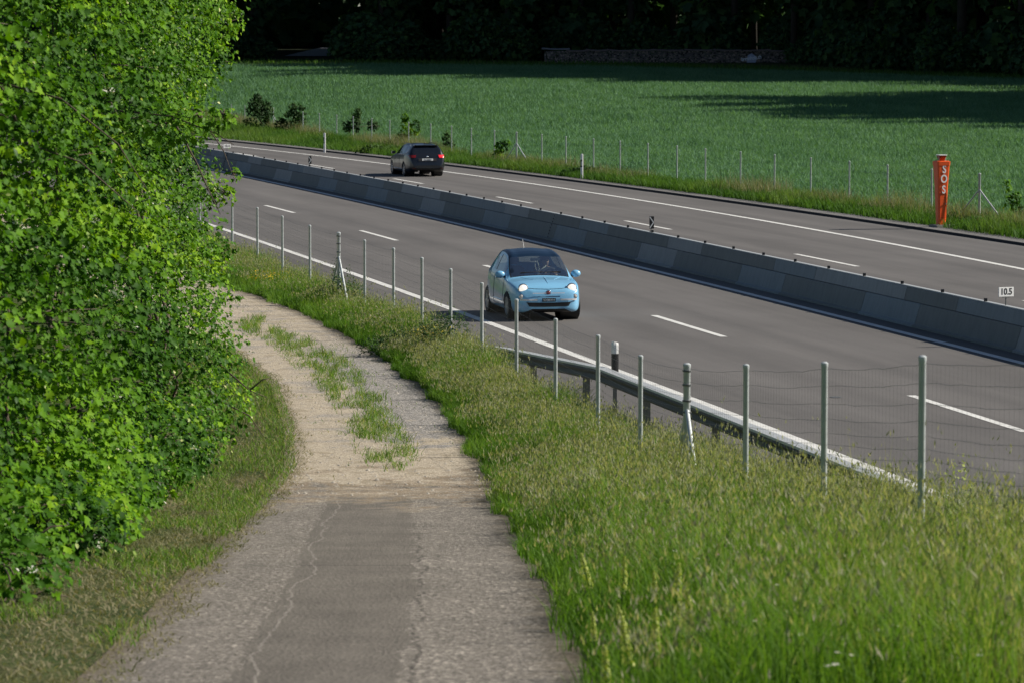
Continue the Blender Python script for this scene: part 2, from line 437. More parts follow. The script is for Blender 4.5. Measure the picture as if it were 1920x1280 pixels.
# ------------------------------------------------------------------ ground
ysg = np.unique(np.r_[[-400, -200, -100, -50, -20], np.arange(0, 130, .5), np.arange(130, 420, 2.0), [450, 500, 600, 750, 900], _RY[1:-1]])
xg = np.unique(np.r_[[-400, -200, -100, -60], np.arange(-40, -14, 2.), np.arange(-14, 16, .5), np.arange(16, 60, 2.), [60, 70, 80, 100, 130, 200, 400]])
X, Y = np.meshgrid(xg, ysg); Z = gz(X, Y)
nx = len(xg)
V = np.stack([X, Y, Z], -1).reshape(-1, 3)
i = np.arange(len(ysg) - 1)[:, None] * nx + np.arange(nx - 1)[None, :]
F = np.stack([i, i + 1, i + nx + 1, i + nx], -1).reshape(-1, 4)
# sink the sheet a little below roads and track so the draped sheets stay on top
under = ((X > c_shoulder(Y) - .2) & (X < c_kerb(Y) + .4)) | ((X > c_pl(Y) + .1) & (X < c_pr(Y) - .1) & (Y < 150))
V[:, 2] -= np.where(under, .035, 0).ravel()
ground = np_mesh('ground', V, F, None, [M_GROUND], smooth=True); ground['kind'] = 'structure'
fa = ground.data.attributes.new('field', 'FLOAT', 'POINT'); wa = ground.data.attributes.new('wood', 'FLOAT', 'POINT')
def c_ffence(y): return np.interp(y, [100, 114.2, 163.5, 211.6, 242.6, 420], [17.3, 14.3, 1.3, -10.9, -18.2, -52])
def field_far(x): return np.interp(x, [-80, -10, 8, 24, 34, 46, 60], [337, 336, 331, 318, 304, 292, 284])
fmask = sstep((X - c_ffence(Y) - .2) / .5) * (1 - sstep((Y - field_far(X)) / 4)) * (Y > 60)
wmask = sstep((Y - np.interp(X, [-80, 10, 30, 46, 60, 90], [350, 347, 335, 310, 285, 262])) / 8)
fa.data.foreach_set('value', fmask.ravel().astype(np.float32)); wa.data.foreach_set('value', wmask.ravel().astype(np.float32))

# roads
ysr = np.r_[np.arange(-20, 120, 1.), np.arange(120, 300, 3.)]
uvl = lambda ref: (lambda X, Y, t: np.stack([X - ref(Y), Y], -1))
road1 = sheet('road', ysr, c_shoulder, lambda y: c_barr(y), 8, M_ASPH, .004, uvl(c_near), flat=True)
road2 = sheet('road', ysr, lambda y: c_barr(y) + .0, lambda y: c_kerb(y) - .04, 8, M_ASPH, .004, uvl(c_kerb), flat=True)
def line(name, curve, w, y0, y1, parent, off=0., step=1.5):
    ys = np.r_[np.arange(y0, y1, step), y1]
    return sheet(name, ys, lambda y: curve(y) + off - w / 2, lambda y: curve(y) + off + w / 2, 2, M_PAINT, .009, flat=True, parent=parent)
line('edge_line', c_near, .20, -20, 260, road1); line('edge_line', c_bline, .19, -20, 260, road1)
for y in (131.2 + 37, 131.2 + 18, 128.5, 111.3, 93.9, 76.6, 59.2, 41.9, 24.5):
    line('lane_dash', c_dash, .15, y - 5.6, y, road1, step=5.6)
line('edge_line', c_fline, .20, -20, 300, road2)
for y in (207.5, 189.6, 171.6, 153.7, 135.6, 117.4, 98.9, 81, 63):
    line('lane_dash', c_fdash, .15, y - 5.5, y, road2, step=5.5)
# drain cover on the near carriageway
mb = MB(); mb.lathe([(.0, .013), (.08, .013), (.10, .009)], 20, Matrix.Translation((5.13, 58.9, 0))); mb.build('drain_cover', M_GALVD, road1)

# kerb along the far side with its gravel strip
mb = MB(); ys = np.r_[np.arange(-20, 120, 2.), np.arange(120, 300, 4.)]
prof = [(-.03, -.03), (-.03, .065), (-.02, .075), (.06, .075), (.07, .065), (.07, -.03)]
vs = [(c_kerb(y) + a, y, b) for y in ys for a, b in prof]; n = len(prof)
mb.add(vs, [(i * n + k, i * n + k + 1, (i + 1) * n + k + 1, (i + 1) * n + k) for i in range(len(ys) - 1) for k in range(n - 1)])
o = mb.build('kerb', simple('kerb_shade_black', (.02, .02, .022), .9)); o['kind'] = 'structure'  # near-black throughout: drain slot and the shade of its face put into colour
M_GRAV = simple('grey_gravel', (.15, .146, .14), .95, 0, .45, 22, .9)
sheet('gravel_strip', ysr, lambda y: c_kerb(y) + .07, lambda y: c_kerb(y) + 1.2 + .25 * np.sin(y * .7), 5, M_GRAV, .06, flat=True)
# farm track
yst = np.unique(np.r_[np.arange(-30, 150, .5), _RY[1:-1]]); yst = yst[(yst >= -30) & (yst <= 150)]
sheet('farm_track', yst, c_pl, c_pr, 11, M_TRACK, .006, lambda X, Y, t: np.stack([np.broadcast_to(t * 2 - 1, X.shape), Y], -1))

# ------------------------------------------------------------------ central barrier
barrier = tag(empty('concrete_barrier', (c_barr(90), 90, 0)), 'long grey concrete barrier between the two carriageways, topped by a steel strip and studs', 'barrier')
BO = Vector((-c_barr(90), -90, 0))
def extr(profile, y0, y1, mat, name, mi=0, step=2.0, z0=0):
    ys = np.r_[np.arange(y0, y1, step), y1]; n = len(profile); mb = MB()
    vs = [Vector((c_barr(y) + a, y, b)) + BO for y in ys for a, b in profile]
    fs = [(i * n + k, (i + 1) * n + k, (i + 1) * n + (k + 1) % n, i * n + (k + 1) % n) for i in range(len(ys) - 1) for k in range(n)]
    fs += [tuple(range(n)), tuple((len(ys) - 1) * n + k for k in range(n))[::-1]]
    mb.add(vs, fs); return mb.build(name, mat, barrier)
lowp = [(-.33, .0), (-.33, .045), (-.27, .075), (-.165, .445), (-.15, .463), (.15, .463), (.165, .445), (.27, .075), (.33, .045), (.33, 0)]
upp = [(-.145, .475), (-.085, .735), (.085, .735), (.145, .475)]
y = 20.; k = 0
while y < 246:
    L = (5.9, 3.6)[k % 2]
    extr(lowp, y + .012, y + L - .012, M_CONC[(1, 2, 1, 0, 1, 2)[k % 6]], 'lower_panel')
    y += L; k += 1
y = 17.5; k = 0
while y < 246:
    L = (6.3, 3.2)[k % 2]
    extr(upp, y + .01, y + L - .01, M_CONC[(1, 0, 1, 2, 1, 0, 2)[k % 7]], 'upper_panel')
    y += L; k += 1
extr([(-.055, .737), (-.055, .757), (.055, .757), (.055, .737)], 17.5, 246, M_RAIL, 'top_strip')
mb = MB()
for y in np.arange(24, 240, 2.55):
    mb.box(-.03, .03, -.03, .03, .757, .815, M=Matrix.Translation(Vector((c_barr(y) - .03, y, 0)) + BO))
o = mb.build('stud', M_BLACK, barrier); o['kind'] = 'stuff'
mb = MB()
for yj in (165.3, 106., 61.5):
    for q in range(8):
        for sx in (-.06, .06) if yj != 165.3 else (0,):
            z = .1 + q * .085
            xo = -.33 + (z / .76) * .24 - .012
            s_ = .03 if yj == 165.3 else .012
            mb.box(-.01, .01, -s_ * 1.5, s_ * 1.5, z - s_, z + s_, M=Matrix.Translation(Vector((c_barr(yj) + xo, yj + sx * 3, 0)) + BO))
o = mb.build('joint_holes', M_BLACK, barrier); o['kind'] = 'stuff'

def text_mesh(body, size, mat, parent, M, name='lettering', ext=.002, align='CENTER', sx=1.0, bold=0.0):
    cu = bpy.data.curves.new(name, 'FONT'); cu.body = body; cu.size = size; cu.extrude = ext; cu.align_x = align; cu.align_y = 'CENTER'; cu.offset = bold
    tmp = bpy.data.objects.new(name, cu); COL.objects.link(tmp)
    dg = bpy.context.evaluated_depsgraph_get()
    me = bpy.data.meshes.new_from_object(tmp.evaluated_get(dg))
    bpy.data.objects.remove(tmp); bpy.data.curves.remove(cu)
    me.transform(M @ Matrix.Diagonal((sx, 1, 1, 1)))
    me.materials.clear(); me.materials.append(mat)
    o = bpy.data.objects.new(name, me); COL.objects.link(o); o.parent = parent
    return o
FACE = Matrix.Rotation(PI / 2, 4, 'X')      # text lying in XY -> standing, facing -Y

def km_board(y, txt, label):
    x = float(c_barr(y)); t = tag(empty('kilometre_board', (x, y, .757), .45), label, 'road sign', 'kilometre boards standing on the concrete barrier')
    MB().tube([(0, 0, 0), (0, 0, .16)], .013, 8).box(-.07, .07, -.02, .01, .14, .155).build('post', M_GALVD, t)
    MB().bbox(-.165, .165, -.012, .008, .16, .335, .004).build('plate', M_WHITE, t)
    text_mesh(txt, .165, M_BLACK, t, Matrix.Translation((0, -.0135, .249)) @ FACE, 'numerals', .0015, sx=.92, bold=.0035)
km_board(68.85, '10.5', 'white kilometre board reading 10.5 on the concrete barrier at the right edge')
km_board(166., '10.4', 'white kilometre board reading 10.4 on the distant barrier beside the hedge')
def chevron(y, label):
    x = float(c_barr(y)); t = tag(empty('chevron_marker', (x, y, .757), .2), label, 'marker', 'black and white chevron markers on the barrier')
    MB().tube([(-.03, 0, 0), (-.02, 0, .05), (0, 0, .09)], .012, 6).box(-.05, .05, -.03, .03, 0, .02).build('bracket', M_GALVD, t)
    MB().bbox(-.06, .06, -.008, .008, .085, .40, .003).build('plate', M_BLACK, t)
    mb = MB()
    for a, b in (((-.05, .385), (.048, .245)), ((.048, .245), (-.05, .105))):
        d = (Vector(b) - Vector(a)).normalized(); nrm = Vector((-d.y, d.x)) * .013
        p = [Vector(a) + nrm, Vector(b) + nrm, Vector(b) - nrm, Vector(a) - nrm]
        mb.add([(q.x, -.0105, q.y) for q in p], [(0, 1, 2, 3)])
    mb.build('arrow', M_WHITE, t)
chevron(95.6, 'black chevron marker on the barrier behind the small blue car')
chevron(146.5, 'black chevron marker on the barrier before the black estate car')

# ------------------------------------------------------------------ guardrail
gr = tag(empty('guardrail', (c_rail(50), 50, 0)), 'low galvanised guardrail along the grass verge of the near carriageway', 'guardrail')
GO = Vector((-c_rail(50), -50, 0))
def rail_z(y): return np.interp(y, [20, 56, 63, 67], [.74, .74, .45, .22])
def rail_part(name, prof, mat):
    ys = np.r_[np.arange(12, 67, 1.), 67.]; n = len(prof); mb = MB()
    vs = [Vector((c_rail(y) + a, y, rail_z(y) + b)) + GO for y in ys for a, b in prof]
    fs = [(i * n + k, (i + 1) * n + k, (i + 1) * n + (k + 1) % n, i * n + (k + 1) % n) for i in range(len(ys) - 1) for k in range(n)]
    fs += [tuple(range(n)), tuple((len(ys) - 1) * n + k for k in range(n))[::-1]]
    mb.add(vs, fs); return mb.build(name, mat, gr)
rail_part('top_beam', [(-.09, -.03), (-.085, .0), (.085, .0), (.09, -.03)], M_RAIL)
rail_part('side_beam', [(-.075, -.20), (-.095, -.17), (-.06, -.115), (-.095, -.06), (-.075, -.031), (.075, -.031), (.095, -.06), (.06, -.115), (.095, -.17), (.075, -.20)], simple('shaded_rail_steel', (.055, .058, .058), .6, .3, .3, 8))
mb0 = MB(); mb0.box(-.05, .05, -.03, .03, -.1, .50)
for y in np.arange(14, 65, 3.9):
    if y < 30: continue
    MB().box(-.055, .055, -.035, .035, -.05, rail_z(y) - .19, M=Matrix.Translation(Vector((c_rail(y), y, 0)) + GO)).build('post', M_GALVD, gr)


# ------------------------------------------------------------------ wildlife fences
def post_mesh(r, h):
    return MB().lathe([(0.0, h + r * .55), (r * .6, h + r * .5), (r * 1.12, h + r * .1), (r * 1.12, h - .03), (r, h - .035), (r, -.35)], 12)
def post(parent, x, y, r, h, o, name='post'):
    p = post_mesh(r, h).build(name, M_GALV, parent, smooth=True, angle=50)
    p.location = Vector((x, y, 0)) - Vector(o) + Vector((0, 0, float(gz(x, y)))); return p
FO = (1.16, 50.2, 0)
fence = tag(empty('wire_fence', FO), 'tall galvanised post and wire mesh fence through the long grass in front of the motorway', 'fence')
tops = []
for k, (x, y, t) in enumerate(fence_pts):
    g = float(gz(x, y)); brace = k in (7, 17); r = .040 if brace else .029
    tz = t; p = post(fence, x, y, r, tz - g, FO, 'brace_post' if brace else 'post')
    tops.append(Vector((x, y, tz)))
    if brace:
        d = Vector((fence_pts[k + 1][0] - x, fence_pts[k + 1][1] - y, 0)).normalized()
        for s in (1, -1):
            e = Vector((x, y, 0)) + d * s * 1.25; ge = float(gz(e.x, e.y))
            MB().tube([Vector((x, y, tz - .52)) + d * s * .03 - Vector(FO), Vector((e.x, e.y, ge - .05)) - Vector(FO)], .026, 10).build('diagonal_brace', M_GALV, p.parent, smooth=True, angle=60)
        for q in (.08, .24, .42, .55):
            m_ = MB()
            m_.lathe([(r, 0), (r + .012, .003), (r + .012, .02), (r, .023)], 12, Matrix.Translation(Vector((x, y, tz - q)) - Vector(FO)))
            m_.box(.0, .085, -.012, .012, 0, .02, M=Matrix.Translation(Vector((x, y, tz - q)) - Vector(FO)) @ Matrix.Rotation(-1.2, 4, 'Z'))
            m_.build('clamp', M_GALVD, fence)
    
HZ = [.05, .20, .36, .50, .62, .72, .81, .90, .98, 1.06, 1.14, 1.22, 1.3]
def wires(parent, tops, o, r, vstep, hz, ground=True, seed=3):
    rr = random.Random(seed); mb = MB()
    for a, b in zip(tops[:-1], tops[1:]):
        L = (b - a).length; off = Vector((.032, 0, 0)); n = 10
        for h in hz:
            pts = []
            for q in range(n + 1):
                t = q / n; p = a.lerp(b, t) + off; p.z -= h + .022 * math.sin(PI * t) + rr.uniform(-.006, .006)
                pts.append(p - Vector(o))
            mb.tube(pts, r, 3, cap=False)
        if vstep:
            m_ = int(L / vstep)
            for q in range(m_):
                t = (q + .5) / m_; p = a.lerp(b, t) + off - Vector(o); sg = .022 * math.sin(PI * t)
                j = rr.uniform(-.008, .008)
                mb.tube([p + Vector((0, j, -hz[0] - sg)), p + Vector((0, -j, -hz[-1] - sg))], r * .42, 3, cap=False)
    return mb
wires(fence, tops, FO, .0019, .15, HZ).build('wire_mesh', M_WIRE, fence)

FF = [(-23.1, 258), (-20.0, 250), (-18.2, 242.6), (-16.9, 236.5), (-14.6, 228.8), (-12.1, 216.4), (-10.9, 211.6), (-9.7, 206.9), (-8.6, 202.4), (-7.4, 197.2), (-6.3, 192.7), (-5.2, 188), (-4.0, 183.9), (-2.9, 179.2), (-1.9, 174.7), (-.8, 170.5), (.2, 166.8), (1.3, 163.), (2.3, 159.3), (3.4, 155.8), (4.4, 152.0), (5.4, 148.4), (6.4, 144.9), (7.3, 141.), (8.4, 137.3), (9.4, 133.7), (10.4, 130.), (11.4, 126.2), (12.3, 122.3), (13.3, 118.3), (14.3, 114.2), (15.3, 110.2), (16.4, 106.)]
FFO = (0.2, 166.8, 0)
ffence = tag(empty('wire_fence', FFO), 'thin grey post and wire fence between the green crop field and the far carriageway', 'fence')
ftops = []
for k, (x, y) in enumerate(FF):
    brace = k in (4, 16, 30); g = float(gz(x, y)); r = .038 if brace else .027
    p = post(ffence, x, y, r, 1.6 - g, FFO, 'brace_post' if brace else 'post'); ftops.append(Vector((x, y, 1.6)))
    if brace:
        d = Vector((FF[k + 1][0] - x, FF[k + 1][1] - y, 0)).normalized()
        for s in ((1, -1) if k != 4 else (1,)):
            e = Vector((x, y, 0)) + d * s * (1.2 if k != 30 else 1.25) + Vector((.33 * s, 0, 0)); ge = float(gz(e.x, e.y))
            MB().tube([Vector((x, y, 1.6 - .5)) + d * s * .03 - Vector(FFO), Vector((e.x, e.y, ge)) - Vector(FFO)], .024, 8).build('diagonal_brace', M_GALV, ffence, smooth=True, angle=60)
wires(ffence, ftops, FFO, .0022, 0, [.04, .3, .55, .8, 1.0], seed=5).build('wire_mesh', M_WIRE, ffence)

# ------------------------------------------------------------------ delineators and emergency telephone
def delineator(x, y, z, h, wband, label, far=True):
    t = tag(empty('delineator_post', (x, y, z)), label, 'marker post')
    w = .055
    sh = [(-w, -.022), (-.02, -.04), (.02, -.04), (w, -.022), (w, .03), (-w, .03)]
    if far:
        MB().poly_extrude(sh, 0, h - .06).add([(a, b, h - .06) for a, b in sh] + [(a * .75, b * .7, h) for a, b in sh], [(0, 1, 7, 6), (1, 2, 8, 7), (2, 3, 9, 8), (3, 4, 10, 9), (4, 5, 11, 10), (5, 0, 6, 11), (6, 7, 8, 9, 10, 11)]).build('shaft', M_WHITE, t)
        s2 = [(a * 1.06 - (.0), b * 1.08) for a, b in sh]
        MB().poly_extrude([(-w * 1.08, -.026), (-.02, -.0435), (.004, -.0435), (.004, .034), (-w * 1.08, .034)], h * .72 - .02, h * .72 + .05).poly_extrude([(-w * 1.08, -.026), (-.035, -.0435), (-.035, .034), (-w * 1.08, .034)], h * .5, h * .76).poly_extrude([(-w * 1.08, -.026), (-.02, -.0435), (.004, -.0435), (.004, .034), (-w * 1.08, .034)], h * .47, h * .53).build('black_band', M_BLACK, t)
    else:
        MB().poly_extrude(sh, .42, .62).build('lower_shaft', simple('dirty_white', (.5, .48, .42), .6, 0, .6, 30), t)
        MB().poly_extrude(sh, .94, h - .05).add([(a, b, h - .05) for a, b in sh] + [(a * .9, b * .8 + .005, h - (.0 if a < 0 else .02)) for a, b in sh], [(0, 1, 7, 6), (1, 2, 8, 7), (2, 3, 9, 8), (3, 4, 10, 9), (4, 5, 11, 10), (5, 0, 6, 11), (6, 7, 8, 9, 10, 11)]).build('shaft', M_WHITE, t)
        MB().poly_extrude([(a * .97, b * .97) for a, b in sh], .62, .94).build('black_band', M_BLACK, t)
        MB().box(-.03, .03, -.02, .02, -.1, .43).build('foot', M_GALVD, t)
    return t
delineator(1.55, 56.0, 0.0, 1.12, 1, 'black and white marker post fixed beside the guardrail in the long grass', far=False)
delineator(-9.45, 188.5, .05, 1.0, 1, 'slim white marker post on the far verge left of the black estate car')
delineator(2.85, 152.3, .05, 1.02, 1, 'slim white marker post on the far verge, between estate car and emergency phone')

def sos():
    t = tag(empty('emergency_phone', (12.92, 112.4, .13), .33), 'orange roadside emergency telephone column marked SOS at the edge of the crop field', 'emergency phone')
    def fr(w0, d0, z0, w1, d1, z1, mb, b=.04):
        def ring(w, d, z): return [(-w + b, -d, z), (w - b, -d, z), (w, -d + b, z), (w, d - b, z), (w - b, d, z), (-w + b, d, z), (-w, d - b, z), (-w, -d + b, z)]
        vs = ring(w0, d0, z0) + ring(w1, d1, z1)
        mb.add(vs, [(i, (i + 1) % 8, 8 + (i + 1) % 8, 8 + i) for i in range(8)] + [tuple(range(8))[::-1], tuple(range(8, 16))])
    mb = MB(); fr(.122, .12, 0, .168, .155, 1.22, mb); mb.build('column', M_ORANGE, t)
    mb = MB(); fr(.165, .160, 1.19, .200, .190, 1.80, mb); mb.build('cabinet', M_ORANGE, t)
    mb = MB(); fr(.208, .199, 1.78, .216, .207, 1.90, mb); fr(.212, .203, 1.895, .18, .165, 1.92, mb, .05); mb.build('cap', M_ORANGE, t)
    mb = MB(); fr(.075, .07, 1.92, .125, .11, 2.08, mb, .02); mb.build('lamp', M_REDDK, t)
    mb = MB()
    for a in (-.06, .0, .06):
        M = Matrix.Translation((a, -.101, 2.0)) @ Matrix.Rotation(.7, 4, 'Y') @ Matrix.Rotation(.28, 4, 'X')
        mb.box(-.012, .012, -.008, .004, -.06, .06, M=M)
    mb.build('lamp_stripe', M_ORANGE, t)
    mb = MB(); fr(.14, .12, 2.08, .14, .12, 2.105, mb, .02); mb.build('lamp_lid', M_WHITE, t)
    MB().tube([(-.11, -.06, 1.92), (-.11, -.06, 2.08)], .008, 6).tube([(.11, -.06, 1.92), (.11, -.06, 2.08)], .008, 6).build('lamp_bracket', M_GALV, t)
    for z, ch in ((1.66, 'S'), (1.37, 'O'), (1.05, 'S')):
        dy = -.190 + (1.80 - z) * .03 / .61 - .0045 if z > 1.2 else -.155 + (1.22 - z) * .035 / 1.22 - .012
        text_mesh(ch, .33, M_WHITE, t, Matrix.Translation((0.01, dy - .003, z)) @ FACE, 'letter', .0015, sx=.8, bold=.008)
    MB().box(-.11, .11, -.151, -.140, .22, .226).box(-.11, -.104, -.158, -.140, .22, .95).box(.104, .11, -.158, -.140, .22, .95).box(-.11, .11, -.166, -.150, .95, .956).build('door_seam', M_REDDK, t)
    MB().bbox(.07, .095, -.17, -.15, .60, .66, .004).build('lock', M_GALVD, t)
    MB().bbox(-.3, .45, -.35, .2, -.1, .0, .01).build('footing', M_KERB, t)
sos()

# ------------------------------------------------------------------ cars
def glass_mat(name, tint, alpha=.12):
    m = NT(name); g = m.n('ShaderNodeBsdfGlossy'); g.inputs['Roughness'].default_value = .03
    tr = m.n('ShaderNodeBsdfTransparent'); tr.inputs[0].default_value = (*tint, 1)
    d = m.n('ShaderNodeBsdfDiffuse'); d.inputs[0].default_value = (.02, .028, .03, 1)
    mx0 = m.n('ShaderNodeMixShader'); mx0.inputs[0].default_value = alpha; m.l(tr.outputs[0], mx0.inputs[1]); m.l(d.outputs[0], mx0.inputs[2])
    fr = m.n('ShaderNodeFresnel'); fr.inputs[0].default_value = 1.38
    mx = m.n('ShaderNodeMixShader'); m.l(m.math('MULTIPLY', fr.outputs[0], .55), mx.inputs[0]); m.l(mx0.outputs[0], mx.inputs[1]); m.l(g.outputs[0], mx.inputs[2])
    m.l(mx.outputs[0], m.out.inputs[0]); return m.mat
def car_paint(name, col, rough=.35, coat=1.0):
    m = NT(name); n = m.noise(m.coord(), 3, 3)
    c = m.mix(n, tuple(x * .96 for x in col), tuple(x * 1.04 for x in col))
    m.principled(c, rough, 0, None, Coat_Weight=coat, Coat_Roughness=.04)
    return m.mat
M_GLASS = glass_mat('car_glass', (.78, .88, .87), .05); M_GLASSD = glass_mat('tinted_glass', (.12, .14, .15), .6)
M_CHROME = simple('chrome', (.75, .75, .76), .12, 1.0, .03)
M_SILV = simple('bright_trim', (.70, .71, .72), .25, .35, .04)
M_RIM = simple('alloy_rim', (.42, .43, .45), .35, .7, .08)
M_ROOF = simple('dark_glass_roof', (.008, .022, .048), .3, 0, .05, 4, 0, Specular_IOR_Level=.35)
def emis(name, col, e):
    m = NT(name); n = m.noise(m.coord(), 30, 2)
    p = m.principled(m.mix(n, tuple(x * .8 for x in col), col), .2); p.inputs['Emission Color'].default_value = (*col, 1); p.inputs['Emission Strength'].default_value = e
    return m.mat
M_LAMP = emis('headlight_glow', (1.0, .93, .82), .55)
M_REDL = simple('red_tail_light', (.16, .010, .012), .15)
M_REDON = emis('lit_tail_light', (.8, .03, .04), .22)

def smooth_interp(xs, keys, k=.05):
    kx = np.array([a for a, b in keys]); kv = np.array([b for a, b in keys])
    ws = np.linspace(-2, 2, 9); g = np.exp(-ws ** 2 / 1.2); g /= g.sum()
    xs = np.asarray(xs); kk = np.minimum(k, np.minimum(np.abs(xs - kx[0]), np.abs(kx[-1] - xs)) / 2 + 1e-6)
    return sum(gw * np.interp(xs + w * kk, kx, kv) for w, gw in zip(ws, g))

class Shell:
    def __init__(s, L, keys, nseg=8, dense=.022):
        s.L = L
        e = np.r_[0, .004, .01, .018, .028, .04, .055, .072, .09, .11]
        xs = np.unique(np.r_[e, np.arange(.13, L - .12, dense), L - e]); s.xs = xs
        g = {k: smooth_interp(xs, v) for k, v in keys.items()}
        w, wr = g['w'], g['wr']; drop = g['drop']; zt, zb, zm, ze, zbelt = g['zt'], g['zb'], g['zm'], g['zt'] - g['drop'], g['zbelt']
        wb = w * g['fb']
        zero = np.zeros_like(w)
        C = np.stack([np.stack(p, -1) for p in [(zero, zb), (.7 * w, zb), (.95 * w, zb + .05 * np.minimum(1, (zt - zb) / .4)), (w, zm), (wb, zbelt), (wr, ze), (.6 * wr, zt - .3 * drop), (zero, zt)]], 1)  # nx,8,2
        pts, vp = [], []
        for j in range(7):
            p0 = C[:, max(j - 1, 0)] if j > 0 else C[:, 0] * 2 - C[:, 1]; p1 = C[:, j]; p2 = C[:, j + 1]; p3 = C[:, min(j + 2, 7)] if j < 6 else np.stack([-C[:, 6, 0], C[:, 6, 1]], -1)
            for q in range(nseg + (j == 6)):
                t = q / nseg
                a = .5 * ((2 * p1) + (-p0 + p2) * t + (2 * p0 - 5 * p1 + 4 * p2 - p3) * t * t + (-p0 + 3 * p1 - 3 * p2 + p3) * t ** 3)
                lin = p1 * (1 - t) + p2 * t; kk = .7 if j == 4 else (.35 if j == 3 else 0)
                pts.append(a * (1 - kk) + lin * kk); vp.append(j + t)
        H = np.stack(pts, 1); vp = np.array(vp)       # nx, nh, 2
        full = np.concatenate([H, np.stack([-H[:, -2::-1, 0], H[:, -2::-1, 1]], -1)], 1)[:, :-1]
        s.v = np.concatenate([vp, vp[-2:0:-1]]); s.side = np.concatenate([np.ones(len(vp)), -np.ones(len(vp) - 2)])
        s.G = np.stack([np.repeat((L / 2 - xs)[:, None], full.shape[1], 1), full[..., 0], full[..., 1]], -1)   # x forward, y left, z up
        s.nx, s.nv = s.G.shape[:2]
    def arches(s, wheels, r):
        s.wheels, s.r = wheels, r
        for sx in wheels:
            dx = s.G[..., 0] - (s.L / 2 - sx); dz = s.G[..., 2] - r * .93; rad = np.hypot(dx, dz); R = r * 1.13
            m = (np.abs(s.G[..., 1]) > .5) & (np.abs(rad - R) < .014)
            f = R / np.maximum(rad, 1e-6)
            s.G[..., 0] = np.where(m, (s.L / 2 - sx) + dx * f, s.G[..., 0]); s.G[..., 2] = np.where(m, r * .93 + dz * f, s.G[..., 2])
    def split(s, classify, mats, parent, names):
        i = np.arange(s.nx - 1)[:, None]; j = np.arange(s.nv)[None, :]; j2 = (j + 1) % s.nv
        F = np.stack([i * s.nv + j, i * s.nv + j2, (i + 1) * s.nv + j2, (i + 1) * s.nv + j], -1)
        cen = (s.G[:-1][:, np.arange(s.nv)] + s.G[1:][:, (np.arange(s.nv) + 1) % s.nv]) / 2
        sc = s.L / 2 - cen[..., 0]
        vj = s.v.copy(); vn = s.v[(np.arange(s.nv) + 1) % s.nv]; vc = (vj + vn) / 2
        vc = np.where((np.arange(s.nv) == s.nv - 1), vj / 2, vc)
        vc2 = np.repeat(vc[None, :], s.nx - 1, 0)
        cls = classify(sc, vc2, cen[..., 1], cen[..., 2])
        for sx in s.wheels:
            cut = (np.hypot(cen[..., 0] - (s.L / 2 - sx), cen[..., 2] - s.r * .93) < s.r * 1.13) & (np.abs(cen[..., 1]) > .45)
            cls = np.where(cut, -1, cls)
        cls = np.where((cls == 2) & (cen[..., 1] < 0), 5, cls); cls = np.where(np.isin(cls, (2, 5)) & (vc2 > 5.1), 6, cls)
        mats = list(mats) + [mats[2], mats[2]]; names = list(names) + ['side_window', 'rear_window' if 'rear_window' not in names else 'roof_glass']
        Vv = s.G.reshape(-1, 3); out = []
        for k, (nm, mt) in enumerate(zip(names, mats)):
            f = F[cls == k]
            if not len(f): continue
            used, inv = np.unique(f, return_inverse=True)
            extra = []
            o = np_mesh(nm, Vv[used], inv.reshape(f.shape), None, [mt], parent=parent, smooth=True)
            if k == 0:   # close the two end caps
                me = o.data; bm = bmesh.new(); bm.from_mesh(me)
                for end in (0, s.nx - 1):
                    vs = [bm.verts.new(p) for p in s.G[end]]
                    try: bm.faces.new(vs if end == 0 else vs[::-1])
                    except Exception: pass
                bmesh.ops.recalc_face_normals(bm, faces=bm.faces[:]); bm.to_mesh(me); bm.free()
            out.append(o)
        i0 = F.reshape(-1, 4)
        bm = bmesh.new(); vs = [bm.verts.new(p) for p in Vv]
        for f in i0: 
            try: bm.faces.new([vs[a] for a in f])
            except Exception: pass
        for end in (0, s.nx - 1): bm.faces.new([vs[end * s.nv + k] for k in range(s.nv)])
        s.bvh = BVHTree.FromBMesh(bm); bm.free()
        return out
    def hit(s, y, z, front=True):
        o = Vector((s.L if front else -s.L, y, z)); d = Vector((-1, 0, 0)) if front else Vector((1, 0, 0))
        r = s.bvh.ray_cast(o, d)
        return (r[0], (r[1] if r[1].dot(d) < 0 else -r[1])) if r[0] else (Vector((0, y, z)), -d)
    def patch(s, poly_uv, front, mat, name, parent, off=.006, n=10, th=0.004):
        """poly_uv: list of rows; each row list of (y, z): draped on the surface"""
        mb = MB(); vs = []
        for row in poly_uv:
            for y, z in row:
                p, nn = s.hit(y, z, front); vs.append(p + Vector((1 if front else -1, 0, 0)) * (off + .016))
        m = len(poly_uv[0]); fs = [(i * m + j, i * m + j + 1, (i + 1) * m + j + 1, (i + 1) * m + j) for i in range(len(poly_uv) - 1) for j in range(m - 1)]
        mb.add(vs, fs); return mb.build(name, mat, parent, smooth=True)
def rows(y0, y1, z0, z1, n=24, m=6, bow=0., taper=0.):
    out = []
    for j in range(m):
        t = j / (m - 1); r_ = []
        for i in range(n):
            u = i / (n - 1) * 2 - 1; yy = (y0 + y1) / 2 + u * (y1 - y0) / 2 * (1 - taper * (1 - t))
            r_.append((yy, z0 + (z1 - z0) * t + bow * (u * u)))
        out.append(r_)
    return out
